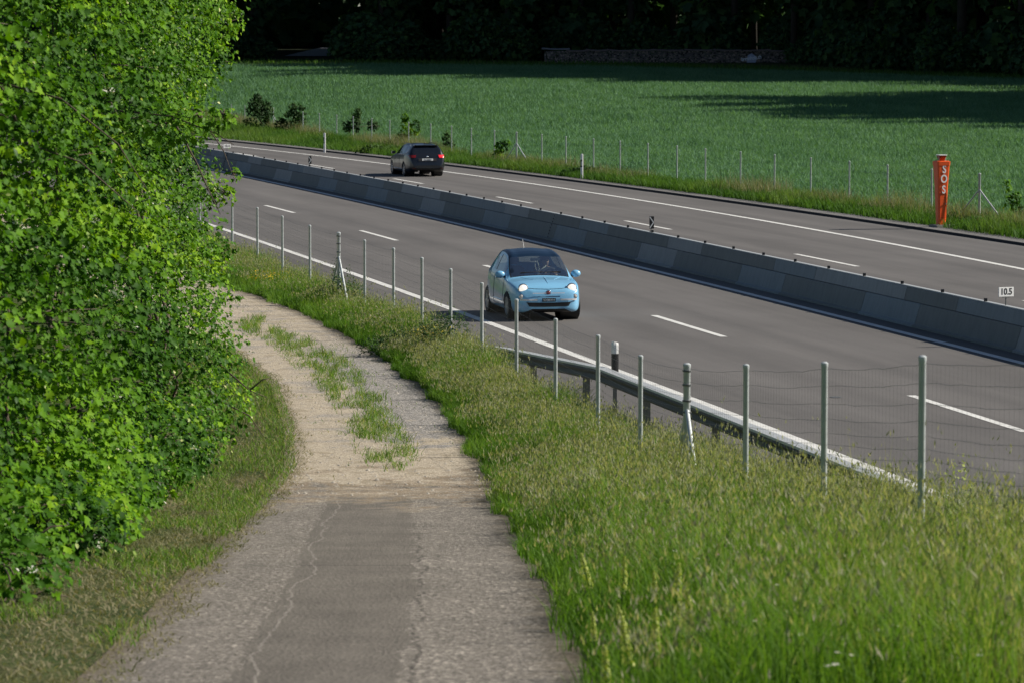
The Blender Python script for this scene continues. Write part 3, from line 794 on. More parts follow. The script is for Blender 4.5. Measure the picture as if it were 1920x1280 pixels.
def disc_on(sh, y, z, r, front, mat, name, parent, dep=.02, ring=None, n=20, squash=1.0):
    p, nn = sh.hit(y, z, front)
    nn = (nn + Vector((1 if front else -1, 0, 0)) * .6).normalized()
    M = Matrix.Translation(p) @ nn.to_track_quat('Z', 'Y').to_matrix().to_4x4() @ Matrix.Diagonal((1, squash, 1, 1))
    o = MB().lathe([(0, dep * 1.0), (r * .5, dep * .93), (r * .85, dep * .6), (r, dep * .1), (r, -.03)], n, M).build(name, mat, parent, smooth=True)
    if ring: MB().lathe([(r * .97, -.03), (r * 1.0, dep * .6), (r * 1.12, dep * .45), (r * 1.2, -.03)], n, M).build('chrome_ring', ring, o, smooth=True)
    return o
def wheel(parent, x, y, r, w, name='wheel', spokes=7):
    s = 1 if y > 0 else -1
    t = bpy.data.objects.new(name, None); COL.objects.link(t); t.parent = parent; t.location = (x, y, r)
    MB().lathe([(r * .66, -w / 2), (r * .94, -w / 2), (r, -w * .32), (r, w * .32), (r * .94, w / 2), (r * .66, w / 2), (r * .62, w * .3)], 28, axis='Y').build('tyre', M_DARK, t, smooth=True, angle=40)
    mb = MB(); mb.lathe([(r * .68, w * .5 * s), (r * .64, w * .5 * s), (r * .6, w * .25 * s)], 28, axis='Y')
    for k in range(spokes):
        M = Matrix.Rotation(2 * PI * k / spokes, 4, 'Y')
        mb.box(-r * .075, r * .075, min(.3 * w * s, .46 * w * s), max(.3 * w * s, .46 * w * s), r * .1, r * .65, M=M)
    mb.lathe([(r * .17, w * .2 * s), (r * .17, w * .48 * s), (0, w * .5 * s)], 14, axis='Y')
    mb.build('rim', M_RIM, t)
    MB().lathe([(0, w * .12 * s), (r * .64, w * .12 * s)], 20, axis='Y').build('brake_disc', M_GALVD, t)
    return t

def blue_car():
    t = tag(empty('small_car', (.42, 76.6, .006)), 'small light blue rounded hatchback with dark roof and lit headlights, driving towards the camera', 'car')
    t.rotation_euler = (0, 0, math.radians(-90 + 11.3))
    L = 3.55
    keys = dict(
        zt=[(0, .50), (.02, .60), (.05, .675), (.1, .735), (.17, .775), (.3, .825), (.55, .875), (.8, .905), (.94, .925), (1.04, .985), (1.35, 1.24), (1.6, 1.395), (1.8, 1.445), (2.1, 1.48), (2.4, 1.485), (2.7, 1.46), (2.95, 1.40), (3.1, 1.33), (3.3, 1.14), (3.42, .99), (3.5, .85), (3.55, .6)],
        zb=[(0, .27), (.03, .22), (.12, .18), (.4, .17), (3.1, .19), (3.4, .24), (3.52, .32), (3.55, .42)],
        w=[(0, .44), (.02, .54), (.06, .63), (.14, .70), (.3, .755), (.5, .79), (.8, .812), (1.5, .815), (2.6, .815), (3.0, .80), (3.25, .75), (3.42, .68), (3.51, .57), (3.55, .42)],
        zm=[(0, .44), (.1, .46), (.5, .5), (3.2, .52), (3.55, .5)],
        zbelt=[(0, .47), (.03, .56), (.08, .63), (.15, .685), (.3, .75), (.55, .80), (.9, .845), (1.3, .90), (1.8, .94), (2.6, .98), (3.0, .97), (3.3, .88), (3.48, .72), (3.55, .52)],
        wr=[(0, .30), (.08, .47), (.2, .55), (.5, .60), (.98, .665), (1.15, .665), (1.4, .62), (1.65, .575), (2.0, .56), (2.6, .555), (3.0, .53), (3.3, .51), (3.5, .42), (3.55, .3)],
        drop=[(0, .01), (.1, .02), (.5, .03), (.95, .045), (1.3, .05), (1.8, .07), (2.8, .08), (3.2, .07), (3.5, .02), (3.55, .01)],
        fb=[(0, .97), (.5, .95), (1.2, .945), (2.6, .945), (3.2, .95), (3.55, .97)])
    sh = Shell(L, keys); sh.arches([.70, 3.0], .30)
    def cl(s, v, y, z):
        c = np.zeros(s.shape, int)
        side = (v > 4.1) & (v < 4.86)
        c[(v > 5.10) & (s > .985) & (s < 1.58)] = 1                       # windscreen
        c[(v > 4.97) & (s >= 1.52) & (s < 2.86)] = 3; c[(v > 5.02) & (v <= 5.10) & (s > .985) & (s < 1.52)] = 4; c[(v > 5.02) & (s > .955) & (s <= .985)] = 4                       # dark roof
        c[(v > 5.2) & (s > 2.98) & (s < 3.32)] = 2                        # rear window
        c[side & (s > 1.25) & (s < 2.12) & (z > .945)] = 2
        c[side & (s > 2.17) & (s < 2.78) & (z > .985 + np.maximum(0, s - 2.5) * .5) & (v < 4.8)] = 2
        c[(side & (s > 2.12) & (s <= 2.17))] = 4
        c[(v < 1.2)] = 4
        return c
    M_BLUE = car_paint('light_blue_paint', (.20, .47, .70), .3)
    parts = sh.split(cl, [M_BLUE, M_GLASS, M_GLASS, M_ROOF, M_BLACK], t, ['body', 'windscreen', 'side_window', 'roof', 'underbody'])
    # slightly dropped passenger window: interior
    ins = MB()
    ins.bbox(-1.0, .62, -.66, .66, .25, .62, .05)
    ins.bbox(.42, .80, -.60, .60, .55, .87, .08)
    ins.build('dashboard', simple('dark_trim', (.02, .024, .026), .7), t)
    for y in (-.34, .34):
        m_ = MB(); M = Matrix.Translation((-.28, y, .55)) @ Matrix.Rotation(-.25, 4, 'Y')
        m_.bbox(-.09, .07, -.23, .23, 0, .56, .05, M=M); m_.bbox(-.07, .04, -.12, .12, .6, .79, .04, M=M); m_.bbox(-.28, .25, -.24, .24, .42, .58, .05)
        m_.build('seat', simple('seat_fabric', (.045, .045, .05), .9), t) if y < 0 else m_.build('seat', bpy.data.materials['seat_fabric'], t)
    M = Matrix.Translation((.36, .34, .90)) @ Matrix.Rotation(-1.15, 4, 'Y')
    m_ = MB(); m_.tube([M @ Vector((.18 * math.cos(a), .18 * math.sin(a), 0)) for a in np.linspace(0, 2 * PI, 25)], .014, 6, cap=False)
    m_.tube([M @ Vector((-.17, 0, 0)), M @ Vector((.17, 0, 0))], .014, 6); m_.tube([M @ Vector((0, -.17, 0)), M @ Vector((0, .17, 0))], .014, 6)
    m_.build('steering_wheel', M_DARK, t, smooth=True)
    m_ = MB(); m_.bbox(.28, .32, -.11, .11, 1.24, 1.30, .012); m_.build('rear_view_mirror', M_GALVD, t)
    m_ = MB()
    m_.tube([(.32, .0, 1.24), (.34, -.01, 1.12), (.36, .02, 1.02), (.37, .05, .97), (.35, .09, 1.05), (.33, .04, 1.24)], .007, 5)
    m_.tube([(.37, .05, .97), (.36, .14, 1.06), (.33, .25, 1.13)], .009, 5)
    m_.build('hanging_cord', simple('pale_cord', (.62, .58, .48), .8), t, smooth=True)
    for x, y in ((L / 2 - .70, .71), (L / 2 - .70, -.71), (L / 2 - 3.0, .71), (L / 2 - 3.0, -.71)):
        wheel(t, x, y, .298, .19)
        s = 1 if y > 0 else -1
        MB().lathe([(.335, -.34 * s + 0), (.335, .09 * s)], 24, Matrix.Translation((x, y * .96, .285)), axis='Y').lathe([(0, -.12 * s), (.335, -.12 * s)], 24, Matrix.Translation((x, y * .96, .285)), axis='Y').build('wheel_arch', M_BLACK, t)
    # front details
    for sy in (1, -1):
        disc_on(sh, sy * .545, .705, .098, True, M_LAMP, 'headlight', t, .035, M_CHROME)
        disc_on(sh, sy * .60, .535, .048, True, simple('lamp_lens', (.7, .66, .6), .15) if sy == 1 else bpy.data.materials['lamp_lens'], 'fog_lamp', t, .018, M_CHROME)
        sh.patch(rows(sy * .26, sy * .64, .452, .49, 24, 4), True, M_SILV, 'bumper_trim', t, .02)
        sh.patch(rows(sy * .06, sy * .36, .605, .622, 8, 2), True, M_SILV, 'whisker_trim', t, .012)
        m_ = MB(); M = Matrix.Translation((.60, sy * .86, .965))
        bm = bmesh.new(); bmesh.ops.create_uvsphere(bm, u_segments=16, v_segments=10, radius=1); bm.transform(M @ Matrix.Diagonal((.075, .115, .082, 1))); bm.verts.index_update()
        m_.add([v.co.copy() for v in bm.verts], [[v.index for v in f.verts] for f in bm.faces]); bm.free()
        mo = m_.build('wing_mirror', M_BLUE, t, smooth=True)
        MB().tube([(.60, sy * .74, .90), (.6, sy * .82, .945)], .03, 8).build('mirror_arm', M_BLACK, mo)
    disc_on(sh, 0, .615, .05, True, simple('round_badge', (.35, .12, .13), .2, .5), 'badge', t, .014, M_CHROME)
    sh.patch(rows(-.50, .50, .315, .405, 40, 8, .012, .12), True, M_BLACK, 'lower_grille', t, .012)
    sh.patch(rows(-.25, .25, .412, .525, 20, 6), True, M_BLUE, 'plate_panel', t, .016)
    sh.patch(rows(-.25, .25, .526, .536, 12, 2), True, M_BLACK, 'grille_slot', t, .008)
    p, nn = sh.hit(0, .465, True)
    MP = Matrix.Translation((p.x + .028, 0, .465)) @ Matrix.Rotation(PI / 2, 4, 'Z')
    pl = MB().bbox(-.155, .155, -.004, .008, -.042, .042, .003, M=MP).build('number_plate', M_BLACK, t)
    text_mesh('SO·381414', .072, M_WHITE, pl, MP @ Matrix.Translation((0, -.007, -.002)) @ FACE, 'characters', .001, sx=.78, bold=.0)
    for sy in (1, -1):
        disc_on(sh, sy * .40, .35, .03, True, M_CHROME, 'tow_cover', t, .01)
        m_ = MB(); p2 = []
        for k in range(9):
            q = k / 8; y0 = sy * .02 - q * .0 + (.34 if sy > 0 else -.02) * q; hx = 1.06 + .02 * q
            p2.append((L / 2 - hx - .005, -.42 + (q * .5) + (.42 if sy > 0 else 0), 1.005 + .012 * q))
        m_.tube(p2, .009, 5).build('wiper', M_BLACK, t)
    # bonnet crease, shut line, door line, handle, antenna, door trim
    def top_pt(s_, y_):
        r_ = sh.bvh.ray_cast(Vector((L / 2 - s_, y_, 3)), Vector((0, 0, -1))); return r_[0] + Vector((0, 0, .004))
    MB().tube([top_pt(s_, y_) for s_, y_ in [(.13, -.58), (.11, -.45), (.085, -.3), (.07, 0), (.085, .3), (.11, .45), (.13, .58)]], .005, 5).build('bonnet_seam', M_BLACK, t)
    M_BLUED = M_BLUE
    for y_ in (.03,):
        MB().tube([top_pt(.25 + q * .09, y_ + (q * .004)) for q in range(8)], [.001, .004, .006, .006, .006, .005, .003, .001], 6).build('bonnet_crease', M_BLUED, t, smooth=True)
    def side_pt(s_, z_, sy, off=.003):
        r_ = sh.bvh.ray_cast(Vector((L / 2 - s_, sy * 2, z_)), Vector((0, -sy, 0))); return r_[0] + Vector((0, sy * off, 0))
    for sy in (1, -1):
        m_ = MB()
        m_.tube([side_pt(1.12, z, sy) for z in (.30, .5, .7, .88)] , .005, 5)
        m_.tube([side_pt(2.16, z, sy) for z in (.94, .8, .6, .42, .30)], .005, 5)
        m_.tube([side_pt(s_, .30, sy) for s_ in np.linspace(1.12, 2.16, 8)], .005, 5)
        m_.build('door_seam', M_BLACK, t)
        MB().tube([side_pt(s_, .40, sy, .008) for s_ in np.linspace(1.18, 2.1, 8)], .012, 6).build('door_trim', M_CHROME, t)
        MB().tube([side_pt(1.98, .86, sy, .004), side_pt(1.92, .86, sy, .03), side_pt(1.82, .86, sy, .03), side_pt(1.78, .86, sy, .004)], .011, 6).build('door_handle', M_CHROME, t)
        MB().tube([side_pt(s_, z, sy, .002) for s_, z in [(.55, .87), (.9, .905), (1.4, .925), (2.0, .93), (2.6, .94)]], .006, 5).build('belt_crease', M_BLUED, t)
    MB().tube([(-.95, .0, 1.44), (-1.12, 0, 1.66)], [.007, .003], 6).build('antenna', M_WHITE, t)
    # driver: one continuous skinned figure
    d = tag(empty('person', (0, 0, 0)), 'driver in dark clothes behind the windscreen of the blue car, hands on the wheel', 'person')
    d.matrix_world = t.matrix_basis
    me = bpy.data.meshes.new('body')
    pts = [(-.17, .34, .60), (-.22, .34, .80), (-.26, .34, .98), (-.25, .34, 1.08), (-.22, .34, 1.17), (-.21, .34, 1.24),
           (-.22, .52, 1.00), (-.02, .56, .86), (.20, .47, .93), (-.22, .16, 1.00), (-.02, .12, .86), (.20, .21, .95),
           (.16, .42, .60), (.16, .26, .60), (.40, .42, .40), (.40, .26, .40)]
    ed = [(0, 1), (1, 2), (2, 3), (3, 4), (4, 5), (2, 6), (6, 7), (7, 8), (2, 9), (9, 10), (10, 11), (0, 12), (0, 13), (12, 14), (13, 15)]
    rad = [.14, .13, .13, .05, .09, .085, .065, .045, .03, .065, .045, .03, .075, .075, .05, .05]
    me.from_pydata(pts, ed, [])
    ob = bpy.data.objects.new('body', me); COL.objects.link(ob)
    ob.modifiers.new('skin', 'SKIN'); sk = me.skin_vertices[0].data
    for q, r_ in enumerate(rad): sk[q].radius = (r_, r_)
    sk[0].use_root = True
    ss = ob.modifiers.new('sub', 'SUBSURF'); ss.levels = ss.render_levels = 2
    dg = bpy.context.evaluated_depsgraph_get(); m2 = bpy.data.meshes.new_from_object(ob.evaluated_get(dg)); bpy.data.objects.remove(ob)
    ob = bpy.data.objects.new('body', m2); COL.objects.link(ob); ob.parent = d
    skin, cloth = simple('skin', (.45, .27, .19), .6), simple('dark_shirt', (.03, .035, .05), .85)
    m2.materials.clear(); m2.materials.append(cloth); m2.materials.append(skin)
    for f in m2.polygons:
        f.use_smooth = True; c = f.center
        f.material_index = 1 if (c.z > 1.07 or (c.x > .05 and c.z > .8)) else 0
    hd = MB()
    for sy in (.47, .21):      # fingers curled over the wheel rim
        for q in range(4):
            yy = sy + (q - 1.5) * .02
            hd.tube([(.20, yy, .955), (.245, yy, .975), (.27, yy, .955), (.262, yy, .93)], [.009, .009, .008, .006], 6)
    hd.tube([(.20, .435, .95), (.235, .42, .965), (.255, .41, .96)], [.01, .009, .007], 6); hd.tube([(.20, .245, .95), (.235, .26, .965), (.255, .27, .96)], [.01, .009, .007], 6)
    hd.build('fingers', skin, d, smooth=True)
    bm = bmesh.new(); bmesh.ops.create_uvsphere(bm, u_segments=16, v_segments=10, radius=1); bm.transform(Matrix.Translation((-.235, .34, 1.245)) @ Matrix.Diagonal((.10, .095, .10, 1)))
    bmesh.ops.delete(bm, geom=[v for v in bm.verts if v.co.x > -.2 and v.co.z < 1.27], context='VERTS')
    hm = bpy.data.meshes.new('hair'); bm.to_mesh(hm); bm.free(); hm.materials.append(simple('brown_hair', (.05, .03, .018), .8)); ho = bpy.data.objects.new('hair', hm); COL.objects.link(ho); ho.parent = d
    f_ = MB(); f_.tube([(-.13, .34, 1.22), (-.112, .34, 1.19)], [.012, .016], 6)
    f_.build('nose', skin, d, smooth=True)
    return t, d

def estate_car():
    t = tag(empty('estate_car', (-4.02, 158.1, .006)), 'glossy black estate car seen from behind, driving away on the far carriageway', 'car')
    t.rotation_euler = (0, 0, math.radians(90 + 13.5))
    L = 4.70
    keys = dict(
        zt=[(0, .5), (.03, .62), (.1, .70), (.3, .80), (.8, .92), (1.2, 1.0), (1.35, 1.05), (1.8, 1.30), (2.1, 1.42), (2.5, 1.48), (3.0, 1.495), (3.6, 1.48), (4.1, 1.44), (4.22, 1.42), (4.32, 1.30), (4.45, 1.10), (4.55, .98), (4.62, .86), (4.67, .70), (4.70, .52)],
        zb=[(0, .38), (.1, .22), (.5, .18), (4.2, .20), (4.5, .25), (4.65, .32), (4.70, .38)],
        w=[(0, .5), (.05, .68), (.15, .78), (.4, .86), (1.0, .90), (2.4, .905), (3.6, .905), (4.1, .885), (4.4, .845), (4.58, .79), (4.66, .72), (4.70, .60)],
        zm=[(0, .42), (.5, .5), (4.0, .58), (4.5, .56), (4.7, .46)],
        zbelt=[(0, .47), (.1, .62), (.5, .78), (1.2, .90), (2.4, .95), (3.6, 1.0), (4.2, 1.02), (4.45, .97), (4.58, .87), (4.66, .66), (4.70, .49)],
        wr=[(0, .3), (.2, .6), (1.2, .72), (1.4, .72), (2.0, .63), (2.6, .61), (3.6, .60), (4.1, .59), (4.3, .63), (4.45, .68), (4.58, .62), (4.7, .42)],
        drop=[(0, .02), (1., .05), (2., .07), (3.5, .07), (4.2, .06), (4.35, .03), (4.7, .01)],
        fb=[(0, .97), (1.2, .955), (3.6, .95), (4.3, .955), (4.7, .97)])
    sh = Shell(L, keys, dense=.03); sh.arches([.92, 3.60], .325)
    def cl(s, v, y, z):
        c = np.zeros(s.shape, int)
        side = (v > 4.14) & (v < 4.84)
        c[(v > 5.12) & (s > 1.42) & (s < 2.08)] = 1
        c[side & (s > 1.75) & (s < 2.62) & (z > .97)] = 2
        c[side & (s > 2.70) & (s < 3.42) & (z > .99)] = 2
        c[side & (s > 3.50) & (s < 4.02) & (z > 1.02 + np.maximum(0, s - 3.75) * .45)] = 2
        c[side & (((s > 2.62) & (s <= 2.70)) | ((s > 3.42) & (s <= 3.5)))] = 4
        c[(v > 4.95) & (s > 4.235) & (s < 4.47)] = 3
        c[(v < 1.2)] = 4
        return c
    M_BK = car_paint('black_paint', (.004, .006, .011), .3, .55)
    sh.split(cl, [M_BK, M_GLASSD, M_GLASSD, M_ROOFG, M_BLACK], t, ['body', 'windscreen', 'side_window', 'rear_window', 'underbody'])
    MB().bbox(-1.9, 1.0, -.7, .7, .25, .80, .05).build('interior', bpy.data.materials['dark_trim'], t)
    for x in (L / 2 - .92, L / 2 - 3.60):
        for y in (.785, -.785):
            wheel(t, x, y, .325, .21); s = 1 if y > 0 else -1
            MB().lathe([(.365, -.3 * s), (.365, .1 * s)], 24, Matrix.Translation((x, y * .95, .305)), axis='Y').lathe([(0, -.13 * s), (.365, -.13 * s)], 24, Matrix.Translation((x, y * .95, .305)), axis='Y').build('wheel_arch', M_BLACK, t)
    for sy in (1, -1):
        sh.patch(rows(sy * .84, sy * .52, .86, .985, 12, 5, 0., .2), False, M_REDON if sy < 0 else M_REDL, 'tail_light', t, .012)
        MB().bbox(L / 2 - 1.95, L / 2 - 1.75, sy * .92, sy * 1.09 if sy > 0 else sy * 1.09, .98, 1.11, .02).build('wing_mirror', M_BK, t) if sy > 0 else MB().bbox(L / 2 - 1.95, L / 2 - 1.75, -1.09, -.92, .98, 1.11, .02).build('wing_mirror', M_BK, t)
        MB().tube([(L / 2 - 2.2, sy * .60, 1.455), (L / 2 - 2.35, sy * .60, 1.50), (L / 2 - 3.9, sy * .58, 1.49), (L / 2 - 4.1, sy * .575, 1.43)], .014, 6).build('roof_rail', M_BLACK, t)
        def side_pt(s_, z_, off=.003):
            r_ = sh.bvh.ray_cast(Vector((L / 2 - s_, sy * 2, z_)), Vector((0, -sy, 0))); return r_[0] + Vector((0, sy * off, 0))
        MB().tube([side_pt(s_, z) for s_, z in [(1.7, .965), (2.6, .975), (3.4, .99), (3.75, 1.01), (4.0, 1.10), (4.07, 1.22), (3.98, 1.35), (3.7, 1.405)]], .017, 6).build('window_trim', M_SILV, t, smooth=True)
        MB().tube([side_pt(s_, .33, .01) for s_ in np.linspace(1.35, 3.2, 8)], .012, 6).build('sill_trim', M_SILV, t)
        m_ = MB()
        for s_ in (1.65, 2.66, 3.5): m_.tube([side_pt(s_, z) for z in (.35, .55, .75, .93)], .004, 5)
        m_.build('door_seam', M_DARK, t)
    p, nn = sh.hit(0, .76, False)
    MP = Matrix.Translation((p.x - .02, 0, .765)) @ Matrix.Rotation(-PI / 2, 4, 'Z') @ Matrix.Rotation(-.12, 4, 'X')
    sh.patch(rows(-.42, .42, .70, .83, 10, 4), False, M_BLACK, 'plate_recess', t, .004)
    pl = MB().bbox(-.255, .255, -.004, .008, -.056, .056, .003, M=MP).build('number_plate', M_WHITE, t)
    text_mesh('ZH·608847', .095, M_BLACK, pl, MP @ Matrix.Translation((0, -.006, -.002)) @ FACE, 'characters', .001, sx=.85)
    disc_on(sh, 0, .905, .05, False, M_CHROME, 'badge', t, .015)
    sh.patch(rows(-.7, .7, .46, .475, 14, 2), False, M_DARK, 'bumper_seam', t, .008)
    sh.patch(rows(-.60, .60, .30, .36, 14, 3), False, M_DARK, 'diffuser', t, .008)
    for sy in (1, -1): sh.patch(rows(sy * .55, sy * .72, .375, .39, 4, 2), False, M_REDL, 'reflector', t, .01)
    MB().tube([(-L / 2 + .12, .42, .25), (-L / 2 + .02, .42, .24)], .04, 10).build('exhaust', M_CHROME, t)
    MB().tube([(-L / 2 + .40, .12, 1.06), (-L / 2 + .36, -.35, 1.09)], .012, 5).build('rear_wiper', M_BLACK, t)
    MB().bbox(-L / 2 + .36, -L / 2 + .52, -.55, .55, 1.395, 1.425, .01).build('spoiler', M_BK, t)
    MB().tube([(-1.55, 0, 1.47), (-1.62, 0, 1.545)], [.018, .008], 6).build('antenna', M_BLACK, t)
    return t
M_ROOFG = car_paint('rear_privacy_glass', (.008, .010, .014), .08)
blue, driver = blue_car()
wagon = estate_car()
CARS = [blue, driver, wagon]

# ------------------------------------------------------------------ vegetation generators
def blades(pts, h, w, lean=.35, uvx=None, seed=1, aim=None, droop=.25):
    """pts (N,3); returns V,T,UV: each blade 5 verts 3 tris"""
    r = np.random.default_rng(seed); N = len(pts)
    az = r.uniform(0, 2 * PI, N); wd = np.stack([np.cos(az), np.sin(az), np.zeros(N)], -1)
    la = r.uniform(0, 2 * PI, N); ld = np.stack([np.cos(la), np.sin(la), np.zeros(N)], -1) * (r.random(N) ** .7 * lean)[:, None]
    if aim is not None: ld = ld + np.array(aim)[None, :]
    h = np.broadcast_to(h, (N,)); w = np.broadcast_to(w, (N,))
    up = np.array([0, 0, 1.])
    m = pts + (up * .55 + ld * .45) * h[:, None]
    t = pts + (up * 1. + ld * 1.35) * h[:, None]; t[:, 2] -= droop * h * np.linalg.norm(ld, axis=1)
    hw = wd * (w / 2)[:, None]
    V = np.stack([pts - hw, pts + hw, m - hw * .8, m + hw * .8, t], 1).reshape(-1, 3)
    b = (np.arange(N) * 5)[:, None]
    T = np.concatenate([b + np.array([[0, 1, 3]]), b + np.array([[0, 3, 2]]), b + np.array([[2, 3, 4]])], 1).reshape(-1, 3)
    u = r.random(N) if uvx is None else uvx
    UV = np.stack([np.repeat(u, 5), np.tile([0, 0, .5, .5, 1.], N)], -1)
    return V, T, UV, t
def heads(tips, ln, w, seed=2, d=None):
    r = np.random.default_rng(seed); N = len(tips); az = r.uniform(0, 2 * PI, N)
    a = np.stack([np.cos(az), np.sin(az), np.zeros(N)], -1); ax = np.stack([r.normal(0, .35, N), r.normal(0, .35, N), np.ones(N)], -1)
    ln = ln * r.uniform(.6, 1.3, N)[:, None]; w = w * r.uniform(.6, 1.4, N)[:, None]
    V = np.stack([tips - ax * ln * .35, tips + a * w, tips + ax * ln * .65, tips - a * w], 1).reshape(-1, 3)
    b = (np.arange(N) * 4)[:, None]; T = np.concatenate([b + np.array([[0, 1, 2]]), b + np.array([[0, 2, 3]])], 1).reshape(-1, 3)
    return V, T, np.stack([np.repeat(r.random(N), 4), np.tile([0, .5, 1, .5], N)], -1)
def join(parts):
    Vs, Ts, Us, Ms = [], [], [], []; off = 0
    for V, T, U, mi in parts:
        Vs.append(V); Ts.append(T + off); Us.append(U); Ms.append(np.full(len(T), mi)); off += len(V)
    return np.concatenate(Vs), np.concatenate(Ts), np.concatenate(Us), np.concatenate(Ms)
def scatter(n, y0, y1, xl, xr, seed, dens=None, ypow=1.0):
    r = np.random.default_rng(seed); y = y0 + (y1 - y0) * r.random(n) ** ypow
    x = xl(y) + (xr(y) - xl(y)) * r.random(n)
    if dens is not None:
        k = r.random(n) < dens(x, y); x, y = x[k], y[k]
    return np.stack([x, y, gz(x, y) - .01], -1)

# --- tall meadow grass between track and guardrail
fray = lambda y: c_pr(y) - .10 + .36 * (vnoise(y, y * 0, .9, 3) - .35) + .22 * (vnoise(y, y * 0, .27, 13) - .5)
def meadow_h(x, y):
    e = np.clip((x - c_pr(y)) / .9, 0, 1)
    return (.22 + (.24 + .12 * np.clip((48 - y) / 14, 0, 1)) * e * (1 - (.25 - .55 * sstep((44 - y) / 6)) * sstep((x - c_fence(y)) / 1.2))) * (1 - .22 * sstep((y - 46) / 10)) * (.65 + .7 * vnoise(x, y, 1.3, 5)) * (.8 + .5 * vnoise(x, y, .35, 8))
ps = []
for (y0, y1, n, wd) in ((17, 34, 70000, .0075), (34, 50, 70000, .008), (50, 68, 60000, .009), (68, 110, 56000, .012)):
    p = scatter(n, y0, y1, fray, lambda y: c_shoulder(y) - .02, int(y0))
    h = meadow_h(p[:, 0], p[:, 1]) * rng.uniform(.5, 1.25, len(p))
    dryz = np.clip((p[:, 0] - c_pr(p[:, 1])) / 3., 0, 1)
    nn = vnoise(p[:, 0], p[:, 1], .8, 2) * .6 + vnoise(p[:, 0], p[:, 1], 3.0, 4) * .4
    u = np.clip(.08 + .72 * nn + .34 * (rng.random(len(p)) - .5) + .26 * dryz, 0, 1)
    h = h * np.where(rng.random(len(p)) < .06, 1.35, 1.)
    V, T, U, tip = blades(p, h, wd, .55, u - .05 * (p[:, 1] < 40), int(y0) + 1)
    ps.append((V, T, U, 0))
    sel = rng.random(len(p)) < (.08 + .30 * dryz + .30 * (vnoise(p[:, 0], p[:, 1] * .7, 1.4, 44) > .56)) * (h > .22)
    st = tip[sel] + np.array([0, 0, .04]); st = np.concatenate([st, st[::2] + rng.normal(0, .02, st[::2].shape), st[::2] - rng.normal(0, .02, st[::2].shape)]); hv = heads(st, .050, .004 + wd * .28, int(y0) + 3); ps.append((*hv, 1))
V, T, U, Mi = join(ps)
o = np_mesh('meadow_grass', V, T, U, [M_GRASS, M_SEED], Mi); tag(o, 'tall seeding meadow grass on the bank between track and motorway', 'grass', kind='stuff')
# --- mown hay and short grass left of the track
ps = []
hedge_edge = lambda y: np.interp(y, [15, 24, 35, 45, 51, 57, 66, 90, 130], [-5.2, -4.8, -4.9, -5.0, -5.0, -5.4, -6.4, -13, -21])
p = scatter(60000, 17, 68, hedge_edge, lambda y: c_pl(y) + .15 + .3 * vnoise(y, y * 0, .5, 33), 41)
nn = vnoise(p[:, 0] * 2, p[:, 1] * .6, .9, 6); e = np.clip((c_pl(p[:, 1]) - p[:, 0]) / 1.2, 0, 1)
V, T, U, tip = blades(p, .05 * rng.uniform(.4, 1.4, len(p)), .010, 2.4, np.clip(.1 + nn * .8 + .3 * (rng.random(len(p)) - .5), 0, 1), 42); ps.append((V, T, U, 0))
gd = lambda x, y: sstep((vnoise(x * 2.2, y * .55, 1.0, 11) - .66 + (.18 + .42 * sstep((y - 33) / 8)) * (1 - np.clip((c_pl(y) - x) / 1.15, 0, 1)) + .10 * sstep((y - 46) / 8)) * 4)
p = scatter(70000, 17, 90, hedge_edge, lambda y: c_pl(y) + .15, 43, gd)
V, T, U, tip = blades(p, .085 * rng.uniform(.4, 1.5, len(p)), .009, 1.1, np.clip(rng.normal(.55, .22, len(p)), 0, 1), 44); ps.append((V, T, U, 1))
V, T, U, Mi = join(ps); o = np_mesh('mown_grass', V, T, U, [M_DRY, M_GRASS], Mi); tag(o, 'short mown grass and dry hay between the hedge and the track', 'grass', kind='stuff')
# --- grass growing on the middle of the track, and stones
mc = lambda y: np.interp(y, [48, 50, 55.2, 62.2, 68.8, 74], [-1.55, -1.66, -2.1, -2.84, -3.93, -5.2])
def md(x, y):
    w = np.interp(y, [47.5, 49, 50.5, 56, 63, 70, 76], [.1, .25, .33, .33, .42, .4, .2]); return .62 * sstep(1.6 - np.abs(x - mc(y)) / w) * sstep((vnoise(x * 1.6, y * .5, .45, 21) * .6 + vnoise(x * 1.5, y * .6, .17, 22) * .5 - .34) * 4)
p = scatter(52000, 47.5, 76, lambda y: mc(y) - .8, lambda y: mc(y) + .8, 51, md)
V, T, U, tip = blades(p, .11 * rng.uniform(.3, 1.5, len(p)) * (.5 + vnoise(p[:, 0], p[:, 1], .5, 31)), .009, .9, np.clip(rng.normal(.55, .25, len(p)), 0, 1), 52)
q = scatter(9000, 45.5, 90, c_pl, c_pr, 53, lambda x, y: .9 * sstep((vnoise(x, y, .8, 23) - .62) * 5) * sstep((y - 46) / 3))
V2, T2, U2, _ = blades(q, .05 * rng.uniform(.3, 1.5, len(q)), .009, 1.2, np.clip(rng.normal(.6, .22, len(q)), 0, 1), 54)
V, T, U, Mi = join([(V, T, U, 0), (V2, T2, U2, 0)]); o = np_mesh('track_grass', V, T, U, [M_GRASS], Mi); tag(o, 'tufts of grass along the middle of the gravel track', 'grass', kind='stuff')
p = scatter(5200, 44, 92, lambda y: c_pl(y) + .05, lambda y: c_pr(y) - .02, 55); N = len(p); r_ = np.random.default_rng(56)
s_ = .012 * (1 + r_.random(N) ** 6 * 1.9); dirs = np.array([(1, 0, 0), (0, 1, 0), (-1, 0, 0), (0, -1, 0), (0, 0, .9)])
V = (p[:, None, :] + np.array([0, 0, .012]) + dirs[None] * s_[:, None, None] * r_.uniform(.6, 1.3, (N, 5, 1))).reshape(-1, 3)
T = (np.arange(N)[:, None, None] * 5 + np.array([(0, 1, 4), (1, 2, 4), (2, 3, 4), (3, 0, 4)])[None]).reshape(-1, 3)
